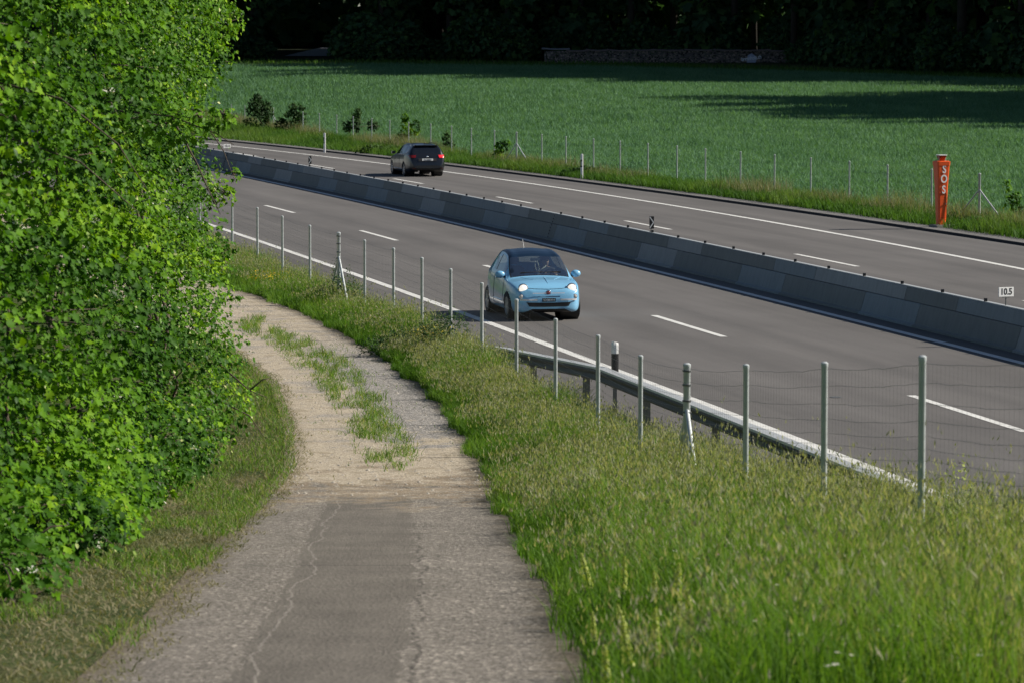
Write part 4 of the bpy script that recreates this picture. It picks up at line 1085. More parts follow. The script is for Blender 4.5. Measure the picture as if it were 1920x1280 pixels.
o = np_mesh('loose_stones', V, T, None, [simple('track_stone', (.34, .31, .26), .9, 0, .4, 3)]); tag(o, 'loose stones scattered over the gravel track', 'stones', kind='stuff')
# --- far verge: green near the kerb, straw beside the fence
ps = []
p = scatter(75000, 96, 262, lambda y: c_kerb(y) + .75, lambda y: c_ffence(y) + .1, 61)
p[:, 2] += .0
dd = (p[:, 0] - c_kerb(p[:, 1])) / np.maximum(c_ffence(p[:, 1]) - c_kerb(p[:, 1]), .5)
nn = vnoise(p[:, 0], p[:, 1], 2.5, 7)
V, T, U, tip = blades(p, (.24 + .20 * nn + .10 * dd) * rng.uniform(.5, 1.4, len(p)), .026, .55, np.clip(.15 + .6 * nn + .25 * (rng.random(len(p)) - .3) + .1 * dd, 0, 1), 62); ps.append((V, T, U, 0))
p = scatter(36000, 96, 262, lambda y: c_ffence(y) - .9, lambda y: c_ffence(y) + .35, 63, lambda x, y: sstep((vnoise(x, y, 5, 9) - .2) * 3))
V, T, U, tip = blades(p, .80 * rng.uniform(.4, 1.2, len(p)) * (.5 + .7 * vnoise(p[:, 0], p[:, 1], 3, 19)), .013, .4, rng.random(len(p)), 64); ps.append((V, T, U, 1))
V, T, U, Mi = join(ps); o = np_mesh('roadside_grass', V, T, U, [M_VERGE, M_STRAW], Mi); tag(o, 'green and straw coloured grass beyond the far carriageway', 'grass', kind='stuff')
# --- crop field
def crop_l(y): return np.maximum(c_ffence(y) + .35, -.095 * y - 6)
def crop_r(y): return .15 * y + 6
p = scatter(700000, 104, 342, crop_l, crop_r, 71, lambda x, y: np.where(y > field_far(x), 0, np.interp(y, [104, 160, 230, 342], [.8, .95, 1, .9])), ypow=.9)
h = .36 * rng.uniform(.7, 1.25, len(p)) * (.85 + .3 * vnoise(p[:, 0], p[:, 1], 6, 13))
V, T, U, tip = blades(p, h, .036, .6, np.clip(.25 + .5 * vnoise(p[:, 0], p[:, 1], 1.6, 14) + rng.normal(0, .22, len(p)), 0, 1), 72)
o = np_mesh('wheat_crop', V, T, U, [M_CROP]); tag(o, 'blue-green young wheat filling the field beyond the motorway', 'crop', kind='stuff')
p = scatter(42000, 300, 352, lambda y: -.1 * y - 4, lambda y: .15 * y + 4, 73, lambda x, y: (y > field_far(x) - .5) & (y < field_far(x) + 13))
V, T, U, tip = blades(p, .35 * rng.uniform(.5, 1.3, len(p)), .06, .5, np.clip(rng.normal(.45, .25, len(p)), 0, 1), 74)
o = np_mesh('margin_grass', V, T, U, [M_VERGE]); tag(o, 'rough grass strip between the crop and the dark wood', 'grass', kind='stuff')

# --- leaves
MAPLE = np.array([(0, .0), (.20, .02), (.50, .22), (.30, .38), (.42, .74), (.14, .66), (0, 1.05), (-.14, .66), (-.42, .74), (-.30, .38), (-.50, .22), (-.20, .02)])
OVAL = np.array([(0, 0), (.26, .25), (.28, .6), (0, 1.0), (-.28, .6), (-.26, .25)])
CLUMP = np.array([(0, -.1), (.35, .05), (.55, .4), (.3, .55), (.28, .95), (-.1, .75), (-.4, .9), (-.35, .45), (-.6, .25), (-.2, .1)])
def leaves(cen, nrm, size, shape, seed, fold=.18, uvx=None):
    r = np.random.default_rng(seed); N = len(cen); K_ = len(shape)
    nrm = nrm / np.linalg.norm(nrm, axis=1, keepdims=True)
    ref = r.normal(size=(N, 3)); ref[:, 2] -= .8
    u = np.cross(nrm, ref); u /= np.linalg.norm(u, axis=1, keepdims=True); v = np.cross(u, nrm)
    size = np.broadcast_to(size, (N,)) * (.55 + .95 * r.random(N) ** 1.3)
    sx = shape[:, 0]; sy = shape[:, 1] - .45
    ring = cen[:, None] + (u[:, None] * sx[None, :, None] + v[:, None] * sy[None, :, None] + nrm[:, None] * (np.abs(sx) * fold * 1.6 - sy ** 2 * fold)[None, :, None]) * size[:, None, None]
    c0 = cen - nrm * .0
    V = np.concatenate([c0[:, None], ring], 1).reshape(-1, 3)
    k = np.arange(K_); tri = np.stack([np.zeros(K_, int), 1 + k, 1 + (k + 1) % K_], -1)
    T = (np.arange(N)[:, None, None] * (K_ + 1) + tri[None]).reshape(-1, 3)
    x = r.random(N) if uvx is None else uvx
    return V, T, np.stack([np.repeat(x, K_ + 1), np.zeros(N * (K_ + 1))], -1)
def blob_points(blobs, n, seed, shell=.62, clump=.30, cam_bias=True, spray=0.):
    r = np.random.default_rng(seed); B = np.array(blobs, float)
    rad = B[:, 3:6] if B.shape[1] > 4 else np.repeat(B[:, 3:4], 3, 1)
    vol = rad[:, 0] * rad[:, 1] + rad[:, 1] * rad[:, 2] + rad[:, 0] * rad[:, 2]; k = r.choice(len(B), n, p=vol / vol.sum())
    d = r.normal(size=(n, 3)); d /= np.linalg.norm(d, axis=1, keepdims=True)
    ph = np.sin(d[:, 0] * 5.1 + k * 1.7) * np.sin(d[:, 1] * 4.3 + k) * np.sin(d[:, 2] * 5.7 + 2 * k)
    rr = (shell + (1.02 - shell) * r.random(n) ** .6) * (1 + clump * ph)
    if spray:      # leaves gathered in sprays with gaps between them
        ns = max(8, n // 85); ks = r.choice(len(B), ns, p=vol / vol.sum()); ds = r.normal(size=(ns, 3)); ds /= np.linalg.norm(ds, axis=1, keepdims=True)
        phs = np.sin(ds[:, 0] * 5.1 + ks * 1.7) * np.sin(ds[:, 1] * 4.3 + ks) * np.sin(ds[:, 2] * 5.7 + 2 * ks)
        rs = (.58 + .56 * r.random(ns)) * (1 + clump * phs)
        cs = B[ks, :3] + ds * rad[ks] * rs[:, None]
        q = r.integers(ns, size=n); along = r.random(n) ** .8; dq = ds[q] + r.normal(0, .10, (ns, 3))[q] + np.array([.12, -.1, .0]); off = dq * along[:, None] * .50 * np.array([1, 1, .45]) + r.normal(0, 1, (n, 3)) * (.05 + .07 * (1 - along))[:, None] * np.array([1.25, 1.25, .7]); off[:, 2] -= .16 * along ** 2
        use = r.random(n) < spray
        cc = cs[q] + off * np.minimum(1.2, rad[ks[q]])
        c = B[k, :3] + d * rad[k] * (rr * .80)[:, None]
        c = np.where(use[:, None], cc, c); d = np.where(use[:, None], ds[q], d)
    c = B[k, :3] + d * rad[k] * rr[:, None]
    if cam_bias:
        keep = r.random(n) < np.clip(.35 + .9 * (d[:, 0] * .5 - d[:, 1] * .6) + .25 * (d[:, 2] > .2), .15, 1); c, d, k = c[keep], d[keep], k[keep]
    return c, d
def shrub(name, base, blobs, n, seed, label, cat, group, size, shape, mat, trunks=3, branches=(), petals=0, ground=None, mix=None, tw=1.0):
    t = tag(empty(name, base), label, cat, group); B0 = np.array(base)
    c, d = blob_points(blobs, n, seed, spray=.80 if n > 5400 else .4); r = np.random.default_rng(seed + 5)
    g = gz(c[:, 0], c[:, 1]) + .05; ok = c[:, 2] > g; c, d = c[ok], d[ok]
    nr = d * .5 + np.array([.30, -.22, .50]) + r.normal(0, .38, (len(c), 3))
    cl = vnoise(c[:, 0] + c[:, 2] * 1.3, c[:, 1] * .8 + c[:, 2], .7, seed)
    u = np.clip(-.06 + .90 * cl + .24 * r.random(len(c)), 0, .97)
    pr_ = []
    if mix is None: pr_.append((*leaves(c - B0, nr, size, shape, seed, uvx=u), 0))
    else:
        k = r.random(len(c)) < mix
        pr_.append((*leaves(c[~k] - B0, nr[~k], size, shape, seed, uvx=u[~k]), 0)); pr_.append((*leaves(c[k] - B0, nr[k], size * .72, OVAL, seed + 1, uvx=np.clip(r.random(k.sum()), 0, 1)), 1))
    V, T, U, Mi = join(pr_)
    np_mesh('foliage', V, T, U, [mat, M_LEAF2], Mi, parent=t)
    tr = MB(); rr = random.Random(seed)
    rm = max(b[3] for b in blobs)
    Bl = sorted([b for b in blobs if b[3] > .7 * rm], key=lambda b: b[2])
    for q in range(trunks):
        x0, y0 = rr.uniform(-.2, .2), rr.uniform(-.2, .2); pts = [(x0, y0, -.1)]
        for b in Bl[::max(1, len(Bl) // 4)]:
            pts.append((b[0] - base[0] + rr.uniform(-.3, .3), b[1] - base[1] + rr.uniform(-.4, .4), b[2] - base[2]))
        tr.tube(pts, list(np.linspace(.035, .010, len(pts)) * tw), 6)
    for b in blobs:
        for q in range(5):
            a = rr.uniform(0, 2 * PI); e = rr.uniform(-.3, .8); rd = b[3] * rr.uniform(.8, 1.0)
            s = Vector((b[0] - base[0], b[1] - base[1], b[2] - base[2])); f = s + Vector((math.cos(a) * math.cos(e), math.sin(a) * math.cos(e), math.sin(e))) * rd
            tr.tube([s, s.lerp(f, .5) + Vector((0, 0, .06 * tw)), f], [.012 * tw, .008 * tw, .003 * tw], 5)
    for br in branches: tr.tube([Vector(p_) - Vector(base) for p_ in br], list(np.linspace(.014, .004, len(br))), 5)
    tr.build('trunk', M_BARK, t, smooth=True)
    if petals:
        r2 = np.random.default_rng(seed + 9); pp, pn = [], []
        cs = [p_ for p_, dd_ in zip(c, d) if dd_[0] * .6 - dd_[1] > .5]
        for q in range(petals):
            if not cs: break
            cc = cs[r2.integers(len(cs))]
            m_ = 16; off = r2.normal(0, .035, (m_, 3)); off[:, 2] *= .4
            pp.append(cc + off + np.array([.03, -.06, .03])); pn.append(r2.normal(0, .4, (m_, 3)) + np.array([0, -.4, 1.]))
        pp, pn = np.concatenate(pp), np.concatenate(pn); V, T, U = leaves(pp - B0, pn, .026, OVAL, seed + 10)
        np_mesh('blossom', V, T, U, [M_PETAL], parent=t)
    return t

HED = 'leafy hedge bushes along the left of the track'
def hb(x, y, zs, xr): return [(x + dx, y + dy, z, r) for z, r, dx, dy in zs]
shrub('hedge_bush', (-4.7, 28.3, 1.45), [(-3.55, 26.4, 1.62, .40), (-3.62, 27.2, 1.62, .42), (-3.75, 28.6, 1.75, .45), (-4.0, 30.0, 1.7, .5), (-3.95, 27.4, 1.75, .5), (-4.5, 26.2, 2.0, .7), (-4.15, 28.0, 1.85, .62), (-4.5, 27.6, 2.0, .8), (-4.6, 28.4, 2.35, 1.05), (-4.75, 28.8, 3.4, 1.25), (-4.95, 28.2, 4.7, 1.3), (-5.0, 28.8, 6.0, 1.35), (-5.2, 29.2, 7.1, 1.0), (-5.6, 26.8, 3.2, 1.3), (-5.7, 26.9, 5.2, 1.4)], 33000, 101,
      'hedge bush nearest the camera, its lowest sprays over the hay at the bottom left corner', 'bush', HED, .071, MAPLE, M_LEAF, mix=.25, petals=9)
shrub('hedge_bush', (-4.8, 34.5, .95), [(-3.62, 31.4, 1.42, .38), (-3.75, 33.6, 1.2, .42), (-3.9, 35.0, 1.15, .45), (-4.35, 36.2, 1.35, .62), (-3.9, 33.2, 1.25, .48), (-3.95, 31.6, 1.5, .5), (-4.15, 34.0, 1.35, .62), (-4.4, 33.6, 1.5, .75), (-4.55, 34.6, 1.9, 1.1), (-4.7, 34.4, 3.0, 1.3), (-4.95, 35.0, 4.3, 1.35), (-5.0, 34.6, 5.7, 1.4), (-5.1, 35.0, 7.0, 1.2), (-4.4, 33.2, 4.9, .6)], 40000, 102,
      'second hedge bush from the bottom left, bright maple leaves reaching down to the hay strip', 'bush', HED, .071, MAPLE, M_LEAF, mix=.2, petals=14,
      branches=[[(-5.0, 34.6, 5.0), (-4.6, 33.4, 5.25), (-4.0, 33.2, 5.1), (-3.5, 33.2, 4.7), (-3.25, 33.2, 4.3)], [(-5.0, 34.0, 4.5), (-4.4, 33.0, 4.75), (-3.8, 32.9, 4.55), (-3.3, 33., 4.1)]])
shrub('hedge_bush', (-5.2, 42, .5), [(-4.35, 39.6, .95, .62), (-4.35, 43.6, .75, .68), (-4.3, 45.4, .65, .62), (-4.25, 40.8, .75, .5), (-4.3, 38.4, 1.0, .55), (-4.5, 41.4, .8, .65), (-4.95, 41.8, 1.25, 1.1), (-5.05, 42.2, 2.5, 1.3), (-5.2, 42.6, 3.9, 1.35), (-5.2, 42.4, 5.3, 1.45), (-5.2, 42.6, 6.8, 1.3), (-4.3, 41.0, 4.75, .45), (-3.75, 40.6, 4.72, .3), (-3.35, 40.4, 4.74, .22), (-3.10, 40.3, 4.78, .12)], 40000, 103,
      'hedge bush halfway along the track, a leafy twig sticking out towards the far fence', 'bush', HED, .071, MAPLE, M_LEAF, mix=.25, petals=7,
      branches=[[(-5.2, 42.2, 4.6), (-4.3, 41.0, 4.85), (-3.7, 40.6, 4.8), (-3.2, 40.4, 4.62), (-3.0, 40.3, 4.5)], [(-3.7, 40.6, 4.8), (-3.42, 40.5, 4.3), (-3.28, 40.4, 4.0), (-3.15, 40.3, 3.75)]])
shrub('hedge_bush', (-5.2, 50.5, .05), [(-4.25, 48.0, .55, .62), (-4.2, 52.4, .55, .6), (-4.3, 49.5, .45, .5), (-4.4, 46.5, .6, .6), (-4.68, 50.8, .95, 1.02), (-4.85, 50.0, 1.9, 1.1), (-5.35, 50.8, 3.2, 1.35), (-5.5, 50.8, 4.6, 1.4), (-5.45, 51, 6.0, 1.45), (-5.2, 51, 7.2, 1.1), (-4.75, 50, 2.8, .5)], 40000, 104,
      'hedge bush bulging lowest over the grass fringe, pale flower buds among oval leaves', 'bush', HED, .072, MAPLE, M_LEAF, mix=.6, petals=0,
      branches=[[(-4.0, 51, 1.2), (-3.6, 51, .85), (-3.35, 51, .75)], [(-3.6, 51, .85), (-3.42, 51, 1.0), (-3.3, 51, 1.02)], [(-4.0, 51, .7), (-3.6, 51, .5), (-3.4, 51, .2)]])
shrub('hedge_bush', (-5.6, 57.5, 0), [(-5.15, 57.2, .85, .98), (-5.35, 57.4, 2.0, 1.0), (-5.95, 57.6, 3.3, 1.35), (-6.1, 57.8, 4.8, 1.5), (-5.95, 57.8, 6.3, 1.55), (-5.25, 57, 2.9, .45)], 32000, 105,
      'hedge bush leaning over the left wheel track where the gravel turns', 'bush', HED, .072, MAPLE, M_LEAF, mix=.5)
shrub('hedge_bush', (-6.4, 66, 0), [(-6.15, 65.6, 1.35, 1.12), (-6.5, 66, 2.6, 1.1), (-7.3, 66, 3.4, 1.35), (-7.05, 66, 4.6, 1.6), (-6.45, 65.8, 5.7, 1.55), (-6.3, 65.8, 6.9, 1.6), (-5.25, 65, 3.0, .33), (-4.95, 64.8, 2.95, .18), (-4.8, 64.6, 3.3, .14), (-5.3, 65, 5.2, .45), (-4.95, 65, 5.95, .32), (-5.1, 65, 1.9, .3)], 30000, 106,
      'tallest hedge bush at the bend of the track, its crown overhanging the field', 'bush', HED, .080, MAPLE, M_LEAF, mix=.25, petals=3,
      branches=[[(-5.6, 65.2, 4.2), (-5.2, 65, 4.0), (-5.0, 64.9, 3.7), (-4.82, 64.7, 3.25)], [(-6.0, 65, 3.2), (-5.3, 65, 3.05), (-4.9, 64.8, 2.95)], [(-6.2, 65.5, 4.9), (-5.2, 65, 5.9), (-4.75, 65, 6.0)]])
shrub('hedge_bush', (-9.6, 78, 0), [(-9.4, 78, 1.5, 1.5), (-9.8, 78, 3.4, 1.8), (-10, 78, 5.4, 1.9), (-11.5, 77, 3.0, 2.)], 9000, 107,
      'hedge bush beyond the bend, mostly hidden behind its taller neighbour', 'bush', HED, .10, MAPLE, M_LEAF)

# shrubs and saplings at the far fence
FS = 'small shrubs growing along the far fence'
def fshrub(name, x, y, blobs, n, seed, label, size=.125, mat=None, cat='shrub'):
    g = float(gz(x, y)); shrub(name, (x, y, g), [(x + a, y + b, g + c, *rr) for a, b, c, rr in blobs], int(n * 1.9), seed, label, cat, FS, size, OVAL, mat or M_LEAFM, trunks=2, tw=.5)
fshrub('shrub', -15.3, 224, [(0, 0, .8, (.75, .8, .85)), (-.1, 0, 1.5, (.55, .6, .6)), (.55, 0, 1.2, (.45, .5, .6)), (.05, 0, 1.95, (.3, .3, .35))], 3600, 201, 'large dark rounded shrub at the far fence, beside the braced post')
fshrub('shrub', -12.9, 219.5, [(0, 0, .65, (.75, .7, .7)), (.35, 0, 1.15, (.5, .5, .55)), (-.7, 0, .45, (.4, .4, .4)), (.0, 0, 1.5, (.25, .25, .3))], 3000, 202, 'second dark shrub at the far fence, lower and looser than the one left of it')
fshrub('sapling', -8.5, 203.5, [(0, 0, 1.0, (.28, .3, .6)), (.1, 0, 1.55, (.2, .2, .3)), (-.5, 0, .8, (.3, .3, .35)), (.9, 0, .85, (.35, .3, .3))], 900, 203, 'narrow brownish sapling at the far fence above the far white marker post', cat='sapling')
fshrub('sapling', -5.4, 190.5, [(0, 0, 1.0, (.3, .3, .55)), (-.05, 0, 1.6, (.22, .2, .25)), (.5, 0, 1.1, (.25, .2, .4)), (-.2, 0, .5, (.4, .3, .3))], 900, 204, 'light green sapling at the far fence just above the black estate car', mat=M_LEAF, cat='sapling')
fshrub('sapling', -3.2, 182, [(0, 0, .8, (.25, .2, .35)), (.1, 0, .4, (.3, .3, .3))], 380, 205, 'very small sapling at the fence above the roof of the estate car', cat='sapling')
fshrub('sapling', -.55, 170, [(0, 0, .75, (.28, .25, .3)), (.3, 0, .9, (.2, .2, .25)), (-.1, 0, .35, (.3, .3, .3))], 520, 206, 'yellow-green sapling left of the braced far fence post in mid field', mat=M_LEAF, cat='sapling')
fshrub('shrub', 2.9, 155.2, [(0, 0, .22, (.75, .4, .25)), (-.5, 0, .15, (.4, .3, .18)), (.7, 0, .2, (.45, .3, .2))], 1100, 207, 'low dark weed patch behind the white marker post with black band', cat='weed')
fshrub('shrub', -7.0, 187, [(0, 0, .2, (.8, .4, .3)), (.7, 0, .2, (.5, .3, .25))], 900, 208, 'low dark weed clump on the far verge left of the estate car', cat='weed')
fshrub('sapling', 15.1, 113.2, [(0, 0, .6, (.2, .2, .3)), (-.1, 0, 1.1, (.16, .15, .2)), (.35, 0, .35, (.3, .2, .2)), (.15, 0, .75, (.2, .2, .2))], 260, 209, 'spindly yellow-green bush right of the braced post by the emergency telephone', mat=M_LEAF, cat='bush')
fshrub('shrub', 13.9, 112.8, [(0, 0, .16, (.45, .3, .16)), (.5, 0, .14, (.4, .3, .14))], 600, 210, 'dark low weeds at the foot of the braced post beside the emergency telephone', cat='weed')

# weeds by the near fence
NW = 'weed clumps among the grass at the near fence'
def nweed(x, y, blobs, n, seed, label, mat=M_LEAFM, size=.035, yel=0):
    g = float(gz(x, y)); t = shrub('weed', (x, y, g), [(x + a, y + b, g + c, *rr) for a, b, c, rr in blobs], n, seed, label, 'weed', NW, size, OVAL, mat, trunks=3, tw=.14)
    if yel:
        r2 = np.random.default_rng(seed); pp = np.array([x, y, g]) + np.stack([r2.normal(0, .22, yel), r2.normal(0, .2, yel), .42 + r2.random(yel) * .18], -1)
        V, T, U = leaves(pp - np.array([x, y, g]), r2.normal(0, .4, (yel, 3)) + np.array([0, -.5, 1.]), .03, OVAL, seed); np_mesh('blossom', V, T, U, [M_YEL], parent=t)
    return t
nweed(-2.15, 67.0, [(0, 0, .2, (.36, .5, .26)), (.45, .6, .25, (.4, .5, .3)), (-.35, -.4, .15, (.3, .3, .2))], 5200, 301, 'broad dark green weed clump at the edge of the gravel, left of the blue car')
nweed(-1.35, 66.0, [(0, 0, .38, (.35, .5, .42)), (.3, .3, .5, (.3, .4, .35)), (-.2, -.3, .15, (.35, .3, .2))], 5200, 302, 'tall weed bush with yellow flowers at the fence, left of the blue car', yel=70)
nweed(-3.75, 79.2, [(0, 0, .3, (.22, .4, .4)), (.35, 0, .25, (.25, .4, .35)), (-.3, 0, .2, (.2, .4, .25))], 4200, 303, 'thin climbing weed round the braced post of the near fence')
nweed(-5.35, 81.8, [(0, 0, .12, (.3, .3, .12)), (.2, 0, .1, (.2, .3, .1))], 500, 304, 'small weed clump with yellow flowers at the far bend of the track', yel=110)
nweed(-4.0, 84.5, [(0, 0, .35, (.12, .3, .4)), (.3, 0, .25, (.12, .3, .3))], 700, 305, 'wispy tall weed at the fence between two posts near the track bend')
nweed(3.62, 30.3, [(0, 0, .55, (.14, .2, .42)), (.12, 0, .35, (.12, .2, .3)), (-.35, 0, .55, (.1, .1, .12)), (.03, 0, .9, (.06, .08, .1))], 520, 306, 'pale yellow-green bushy weed right of the nearest fence post', mat=M_MIGN, size=.028)

# flower spikes and daisies in the near meadow
def spike():
    r = np.random.default_rng(9); n = 150; z = r.random(n); rad = .030 * (1 - z) ** .6 + .004; a = r.uniform(0, 2 * PI, n)
    c = np.stack([np.cos(a) * rad, np.sin(a) * rad, .40 + z * .26], -1); return leaves(c, np.stack([np.cos(a), np.sin(a), np.full(n, .4)], -1), .018, OVAL, 5)
V, T, U = spike(); sp0 = None
spk = [(1128, 1060), (1163, 1060), (1233, 1060), (1120, 1120), (1205, 1118), (1262, 1100), (1272, 1130), (1318, 1095), (1290, 1130), (1228, 1170), (1358, 1135), (1142, 1200), (1202, 1195)]
F_ = 7000.
names = {0: 'upper left', 2: 'upper right', 3: 'left', 4: 'second', 7: 'right'}
for k, (px, py) in enumerate(spk):
    d_ = 25.0
    for _ in range(30): d_ = (5.6 - float(gz((px - 960) / F_ * d_, d_)) - .5) * F_ / (py - 80)
    x = (px - 960) / F_ * d_
    if sp0 is None:
        sp0 = empty('flower_spike'); st = MB().tube([(0, 0, -.05), (0, 0, .62)], [.004, .002], 5).build('stem', M_LEAFM, sp0); hd = np_mesh('flower_head', V, T, U, [M_MIGN], parent=sp0); o = sp0
    else:
        o = sp0.copy(); COL.objects.link(o)
        for ch in (st, hd): c_ = ch.copy(); COL.objects.link(c_); c_.parent = o
    o.location = (x, d_, float(gz(x, d_))); o.rotation_euler = (rng.normal(0, .06), rng.normal(0, .12), rng.uniform(0, 6)); s_ = rng.uniform(.55, .95); o.scale = (s_, s_, s_)
    tag(o, 'pale yellow-green flower spike standing in the tall grass near the bottom of the bank', 'flower', 'yellow-green flower spikes in the near grass')
def flowers(name, pos, mat, size, label, n):
    pp, pn = [], []; r = np.random.default_rng(len(pos) + 3)
    for (px, py) in pos:
        d_ = 25.
        for _ in range(30): d_ = (5.6 - float(gz((px - 960) / F_ * d_, d_)) - .45) * F_ / (py - 80)
        c = np.array([(px - 960) / F_ * d_, d_, float(gz((px - 960) / F_ * d_, d_)) + .45]); pp.append(c + r.normal(0, size * .5, (n, 3)) * [1, 1, .3]); pn.append(r.normal(0, .3, (n, 3)) + [0, -.5, 1])
    V, T, U = leaves(np.concatenate(pp), np.concatenate(pn), size, OVAL, 3); o = np_mesh(name, V, T, U, [mat]); tag(o, label, 'flowers', kind='stuff')
flowers('daisies', [(1268, 1036), (1310, 1050), (1466, 1073), (1463, 1099), (1540, 1162), (1665, 1163), (1670, 1155), (1650, 1186), (1682, 1178), (1580, 1200), (1590, 1205), (1560, 1255), (1572, 1252), (1604, 1235), (1510, 1195), (1845, 1235), (1420, 1170), (1575, 1230)], M_PETAL, .015, 'scattered white daisies in the tall grass', 7)
flowers('pink_flowers', [(1382, 1027), (1423, 1168), (1348, 1042), (1722, 1098), (1716, 1092)], M_PINK, .02, 'a few pink and violet flowers in the tall grass', 8)

# ------------------------------------------------------------------ the dark wood beyond the field
def tree_mesh(seed, H, crown0, R, n):
    r = np.random.default_rng(seed); rr = random.Random(seed)
    B = []
    for q in range(16):
        z = crown0 + (H - crown0) * rr.random(); f = math.sin(PI * min(1, (z - crown0) / (H - crown0) * .85 + .15)); a = rr.uniform(0, 2 * PI); d = R * .62 * f * rr.random()
        B.append((math.cos(a) * d, math.sin(a) * d, z, R * .5 * (.5 + .5 * f), R * .5 * (.5 + .5 * f), R * .38))
    c, d = blob_points(B, n, seed, .35, .25, cam_bias=False)
    V, T, U = leaves(c, d * .5 + np.array([0, 0, .6]) + r.normal(0, .5, (len(c), 3)), .76, CLUMP, seed, .15)
    cr = bpy.data.meshes.new('crown'); tmp = np_mesh('crown', V, T, U, [M_LEAFD]); cr = tmp.data; bpy.data.objects.remove(tmp)
    mb = MB(); pts = [(0, 0, -.5), (.1, .05, H * .3), (-.1, .1, H * .6), (0, 0, H * .92)]
    mb.tube(pts, [.34, .27, .17, .05], 10)
    for b in B[:9]:
        s = Vector((0, 0, b[2] - R * .3)); mb.tube([s, s.lerp(Vector(b[:3]), .5) + Vector((0, 0, .3)), Vector(b[:3])], [.11, .07, .03], 6)
    tm = mb.build('trunk', M_BARKD, None, smooth=True); tme = tm.data; bpy.data.objects.remove(tm)
    return cr, tme
TV = [tree_mesh(401, 27, 5.5, 5.2, 5200), tree_mesh(402, 30, 4.0, 5.6, 5600), tree_mesh(403, 25, 2.5, 5.4, 5600), tree_mesh(404, 31, 8.0, 5.0, 4800)]
def forest_tree(x, y, k, s, rz, label, grp='tall trees of the dark wood beyond the field'):
    t = tag(empty('forest_tree', (x, y, float(gz(x, y))), rz), label, 'tree', grp); t.scale = (s, s, s)
    for nm, me in (('crown', TV[k][0]), ('trunk', TV[k][1])):
        o = bpy.data.objects.new(nm, me); COL.objects.link(o); o.parent = t
edge = np.array([(-95, 352), (-40, 356), (-25, 360), (-12, 356), (5, 355), (25, 350), (31, 337), (39, 318), (52, 301), (70, 293), (78, 281), (55, 258), (59, 237), (69, 216), (90, 224), (120, 232)])
seg = np.r_[0, np.cumsum(np.hypot(*np.diff(edge, axis=0).T))]
def edge_at(s): return np.interp(s, seg, edge[:, 0]), np.interp(s, seg, edge[:, 1])
kk = 0; rr = random.Random(77)
for row, (dep, sp) in enumerate(((0, 6.2), (6.5, 6.8), (14, 7.5), (23, 8.5), (34, 10))):
    for s in np.arange(rr.uniform(0, 3), seg[-1], sp):
        x, y = edge_at(s); x0, y0 = edge_at(s + .5); tx, ty = x0 - x, y0 - y; l_ = math.hypot(tx, ty) or 1
        nx_, ny_ = -ty / l_, tx / l_
        x = x + nx_ * dep + rr.uniform(-1.4, 1.4); y = y + ny_ * dep + rr.uniform(-1.4, 1.4)
        if abs(x + 20) < 4.5 and y < 405: continue
        if abs(x - 23) < 3 and row == 0: continue
        forest_tree(x, y, rr.randrange(4) if row else rr.choice((1, 2, 2)), rr.uniform(.88, 1.12) * (1.28 if 28 < x < 66 and 290 < y < 345 else 1.06), rr.uniform(0, 6), 'tall dark leafy tree in the shaded wood beyond the field'); kk += 1
forest_tree(20.8, 350.5, 3, 1.0, 1.0, 'single bare dark trunk rising just behind the right part of the log pile')
forest_tree(30.5, 338, 3, 1.0, 3.0, 'bare dark trunk at the wood edge, well right of the log pile')
# undergrowth bushes of the wood edge
ub = bpy.data.meshes.new('foliage')
c, d = blob_points([(0, 0, 1.0, 1.9, 1.6, 1.2), (1.2, .3, 1.6, 1.3, 1.2, 1.1), (-1.3, .2, 1.3, 1.3, 1.3, 1.2), (.1, 0, 2.4, 1.1, 1.0, .9)], 2600, 501, .4, .3, cam_bias=False)
V, T, U = leaves(c, d * .5 + np.array([0, -.2, .6]) + np.random.default_rng(3).normal(0, .5, (len(c), 3)), .30, CLUMP, 502, .15)
tmp = np_mesh('foliage', V, T, U, [M_LEAFD]); ume = tmp.data; bpy.data.objects.remove(tmp)
mbt = MB()
for q in range(5): mbt.tube([(0, 0, -.2), (math.cos(q * 1.3) * .5, math.sin(q * 1.3) * .5, 1.2), (math.cos(q * 1.3) * 1.1, math.sin(q * 1.3) * 1.1, 2.2)], [.05, .035, .015], 5)
tmp = mbt.build('stems', M_BARKD); sme = tmp.data; bpy.data.objects.remove(tmp)
for s in np.arange(0, seg[-1] - 75, 3.1):
    x, y = edge_at(s)
    if abs(x + 20) < 3.6: continue
    yy = y - 3.5 + rr.uniform(-1.5, 2)
    if 1 < x < 26: yy = y - .5 + rr.uniform(0, 2)
    t = tag(empty('undergrowth_bush', (x + rr.uniform(-1, 1), yy, float(gz(x, yy)) - .2), rr.uniform(0, 6)), 'dark bush in the undergrowth at the shaded edge of the wood', 'bush', 'dark bushes along the edge of the wood')
    sc_ = rr.uniform(.8, 1.5); t.scale = (sc_, sc_, sc_ * rr.uniform(.8, 1.25))
    for nm, me in (('foliage', ume), ('stems', sme)):
        o = bpy.data.objects.new(nm, me); COL.objects.link(o); o.parent = t
# dense back of the wood (nobody could count it)
bk = []
r_ = np.random.default_rng(8); n = 30000
xx = r_.uniform(-130, 130, n); yy = r_.uniform(398, 415, n) - np.clip(xx - 10, 0, 60) * .6; zz = gz(xx, yy) + r_.random(n) ** 1.1 * 24
V, T, U = leaves(np.stack([xx, yy, zz], -1), r_.normal(0, .6, (n, 3)) + np.array([0, -1., .3]), 1.5, CLUMP, 9, .15)
o = np_mesh('deep_wood_foliage', V, T, U, [M_LEAFD]); tag(o, 'deep dark foliage filling the inside of the wood', 'foliage', kind='stuff')

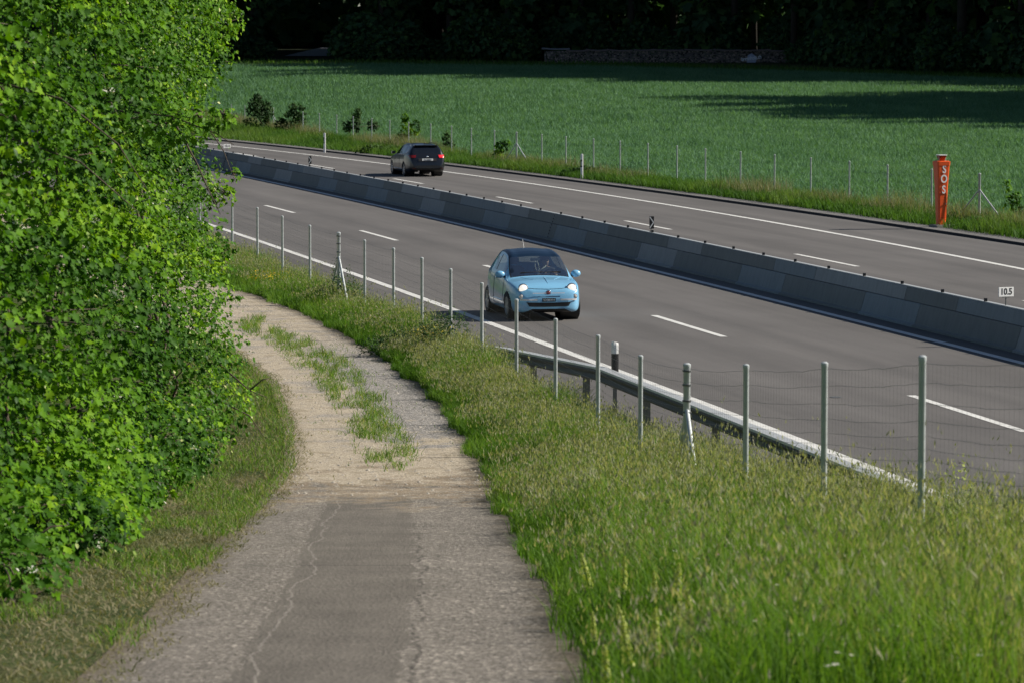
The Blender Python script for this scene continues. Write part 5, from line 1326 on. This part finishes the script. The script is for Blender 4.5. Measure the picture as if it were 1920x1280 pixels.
# track entering the wood
o = sheet('forest_road', np.arange(366, 402, 2.), lambda y: -22.3 + (y - 366) * .06 - .00 * y, lambda y: -18.0 + (y - 366) * .05, 4, simple('forest_road_surface', (.22, .23, .25), .9, 0, .2, 1.5), .05)

# stacked firewood
def log_pile():
    x0, x1, y0 = 3.0, 26.4, 346.0; g0 = float(gz(14, y0)) - .45
    t = tag(empty('log_pile', (x0, y0, g0)), 'long low stack of split firewood under sheeting at the edge of the wood', 'log pile')
    r = random.Random(4); rows_ = 12
    mats = [simple('log_end_pale', (.34, .29, .25), .9), simple('log_end_grey', (.17, .15, .14), .9), simple('log_end_dark', (.05, .042, .036), .9)]
    mb = MB()
    L = x1 - x0; n = 0
    for k in range(rows_):
        x = 0.
        while x < L:
            w = r.uniform(.10, .2); z = .07 + k * .125 + r.uniform(-.02, .02); top = 1.5 - .25 * max(0, x / L - .9) * 10
            if z < top:
                m_ = 6; a0 = r.uniform(0, 1); rad = w * .5 * r.uniform(.8, 1.05); d0 = r.uniform(-.09, .04)
                ring = [(x + w / 2 + math.cos(a0 + 2 * PI * q / m_) * rad, d0, z + math.sin(a0 + 2 * PI * q / m_) * rad * .85) for q in range(m_)]
                mb.add(ring + [(a, 1., c) for a, b, c in ring], [tuple(range(m_))] + [(q, q + m_, (q + 1) % m_ + m_, (q + 1) % m_) for q in range(m_)], r.choice((0, 0, 1, 1, 1, 2)))
            x += w
    o = mb.build('logs', mats, t); o['kind'] = 'stuff'
    mb = MB(); x = -.25
    while x < L - .4:
        w = r.uniform(1.6, 2.8); z = 1.60 + r.uniform(-.06, .06) + (.12 if x < 1 else 0); ti = r.uniform(-.05, .05); sg = r.uniform(.02, .08)
        vs = []
        for i_ in range(5):
            q = i_ / 4; zz_ = z + (q - .5) * ti * w - math.sin(q * PI) * sg
            vs += [(x + q * w, -.22, zz_ - .10), (x + q * w, -.20, zz_), (x + q * w, 1.2, zz_ + .05)]
        mb.add(vs, [(i_ * 3 + a, i_ * 3 + 3 + a, i_ * 3 + 4 + a, i_ * 3 + 1 + a) for i_ in range(4) for a in (0, 1)], r.choice((0, 1, 1)))
        x += w * r.uniform(.85, 1.05)
    mb.build('cover_sheet', [simple('pale_sheet', (.16, .17, .18), .6), simple('rusty_sheet', (.14, .11, .10), .7)], t)
    b = tag(empty('banner', (x0 + 19.1, y0 - .32, g0 + .85)), 'small pale banner lettered with a web address ending in .ch, hung on the log pile', 'banner')
    Mb = Matrix.Rotation(.13, 4, 'Y').inverted() @ Matrix.Identity(4)
    MB().poly_extrude([(-.5, -.42), (.35, -.45), (.5, .0), (.1, .45), (-.3, .3), (-.35, 0)], -.01, .01, M=Mb @ FACE).build('cloth', simple('banner_cloth', (.32, .36, .48), .8), b)
    text_mesh('brennholz.ch', .50, simple('banner_lettering', (.75, .80, .85), .7), b, Mb @ Matrix.Translation((0, -.06, 0)) @ FACE, 'lettering', .01, sx=.72, bold=.008)
log_pile()

# ------------------------------------------------------------------ bring layout units to metres
for o in list(bpy.data.objects):
    if o.parent is not None or o.type == 'LIGHT': continue
    o.location = o.location * K
    if o not in CARS and o.type != 'CAMERA': o.scale = o.scale * K
driver.location = blue.location
driver.rotation_euler = blue.rotation_euler
print('trees', kk, 'objects', len(bpy.data.objects))
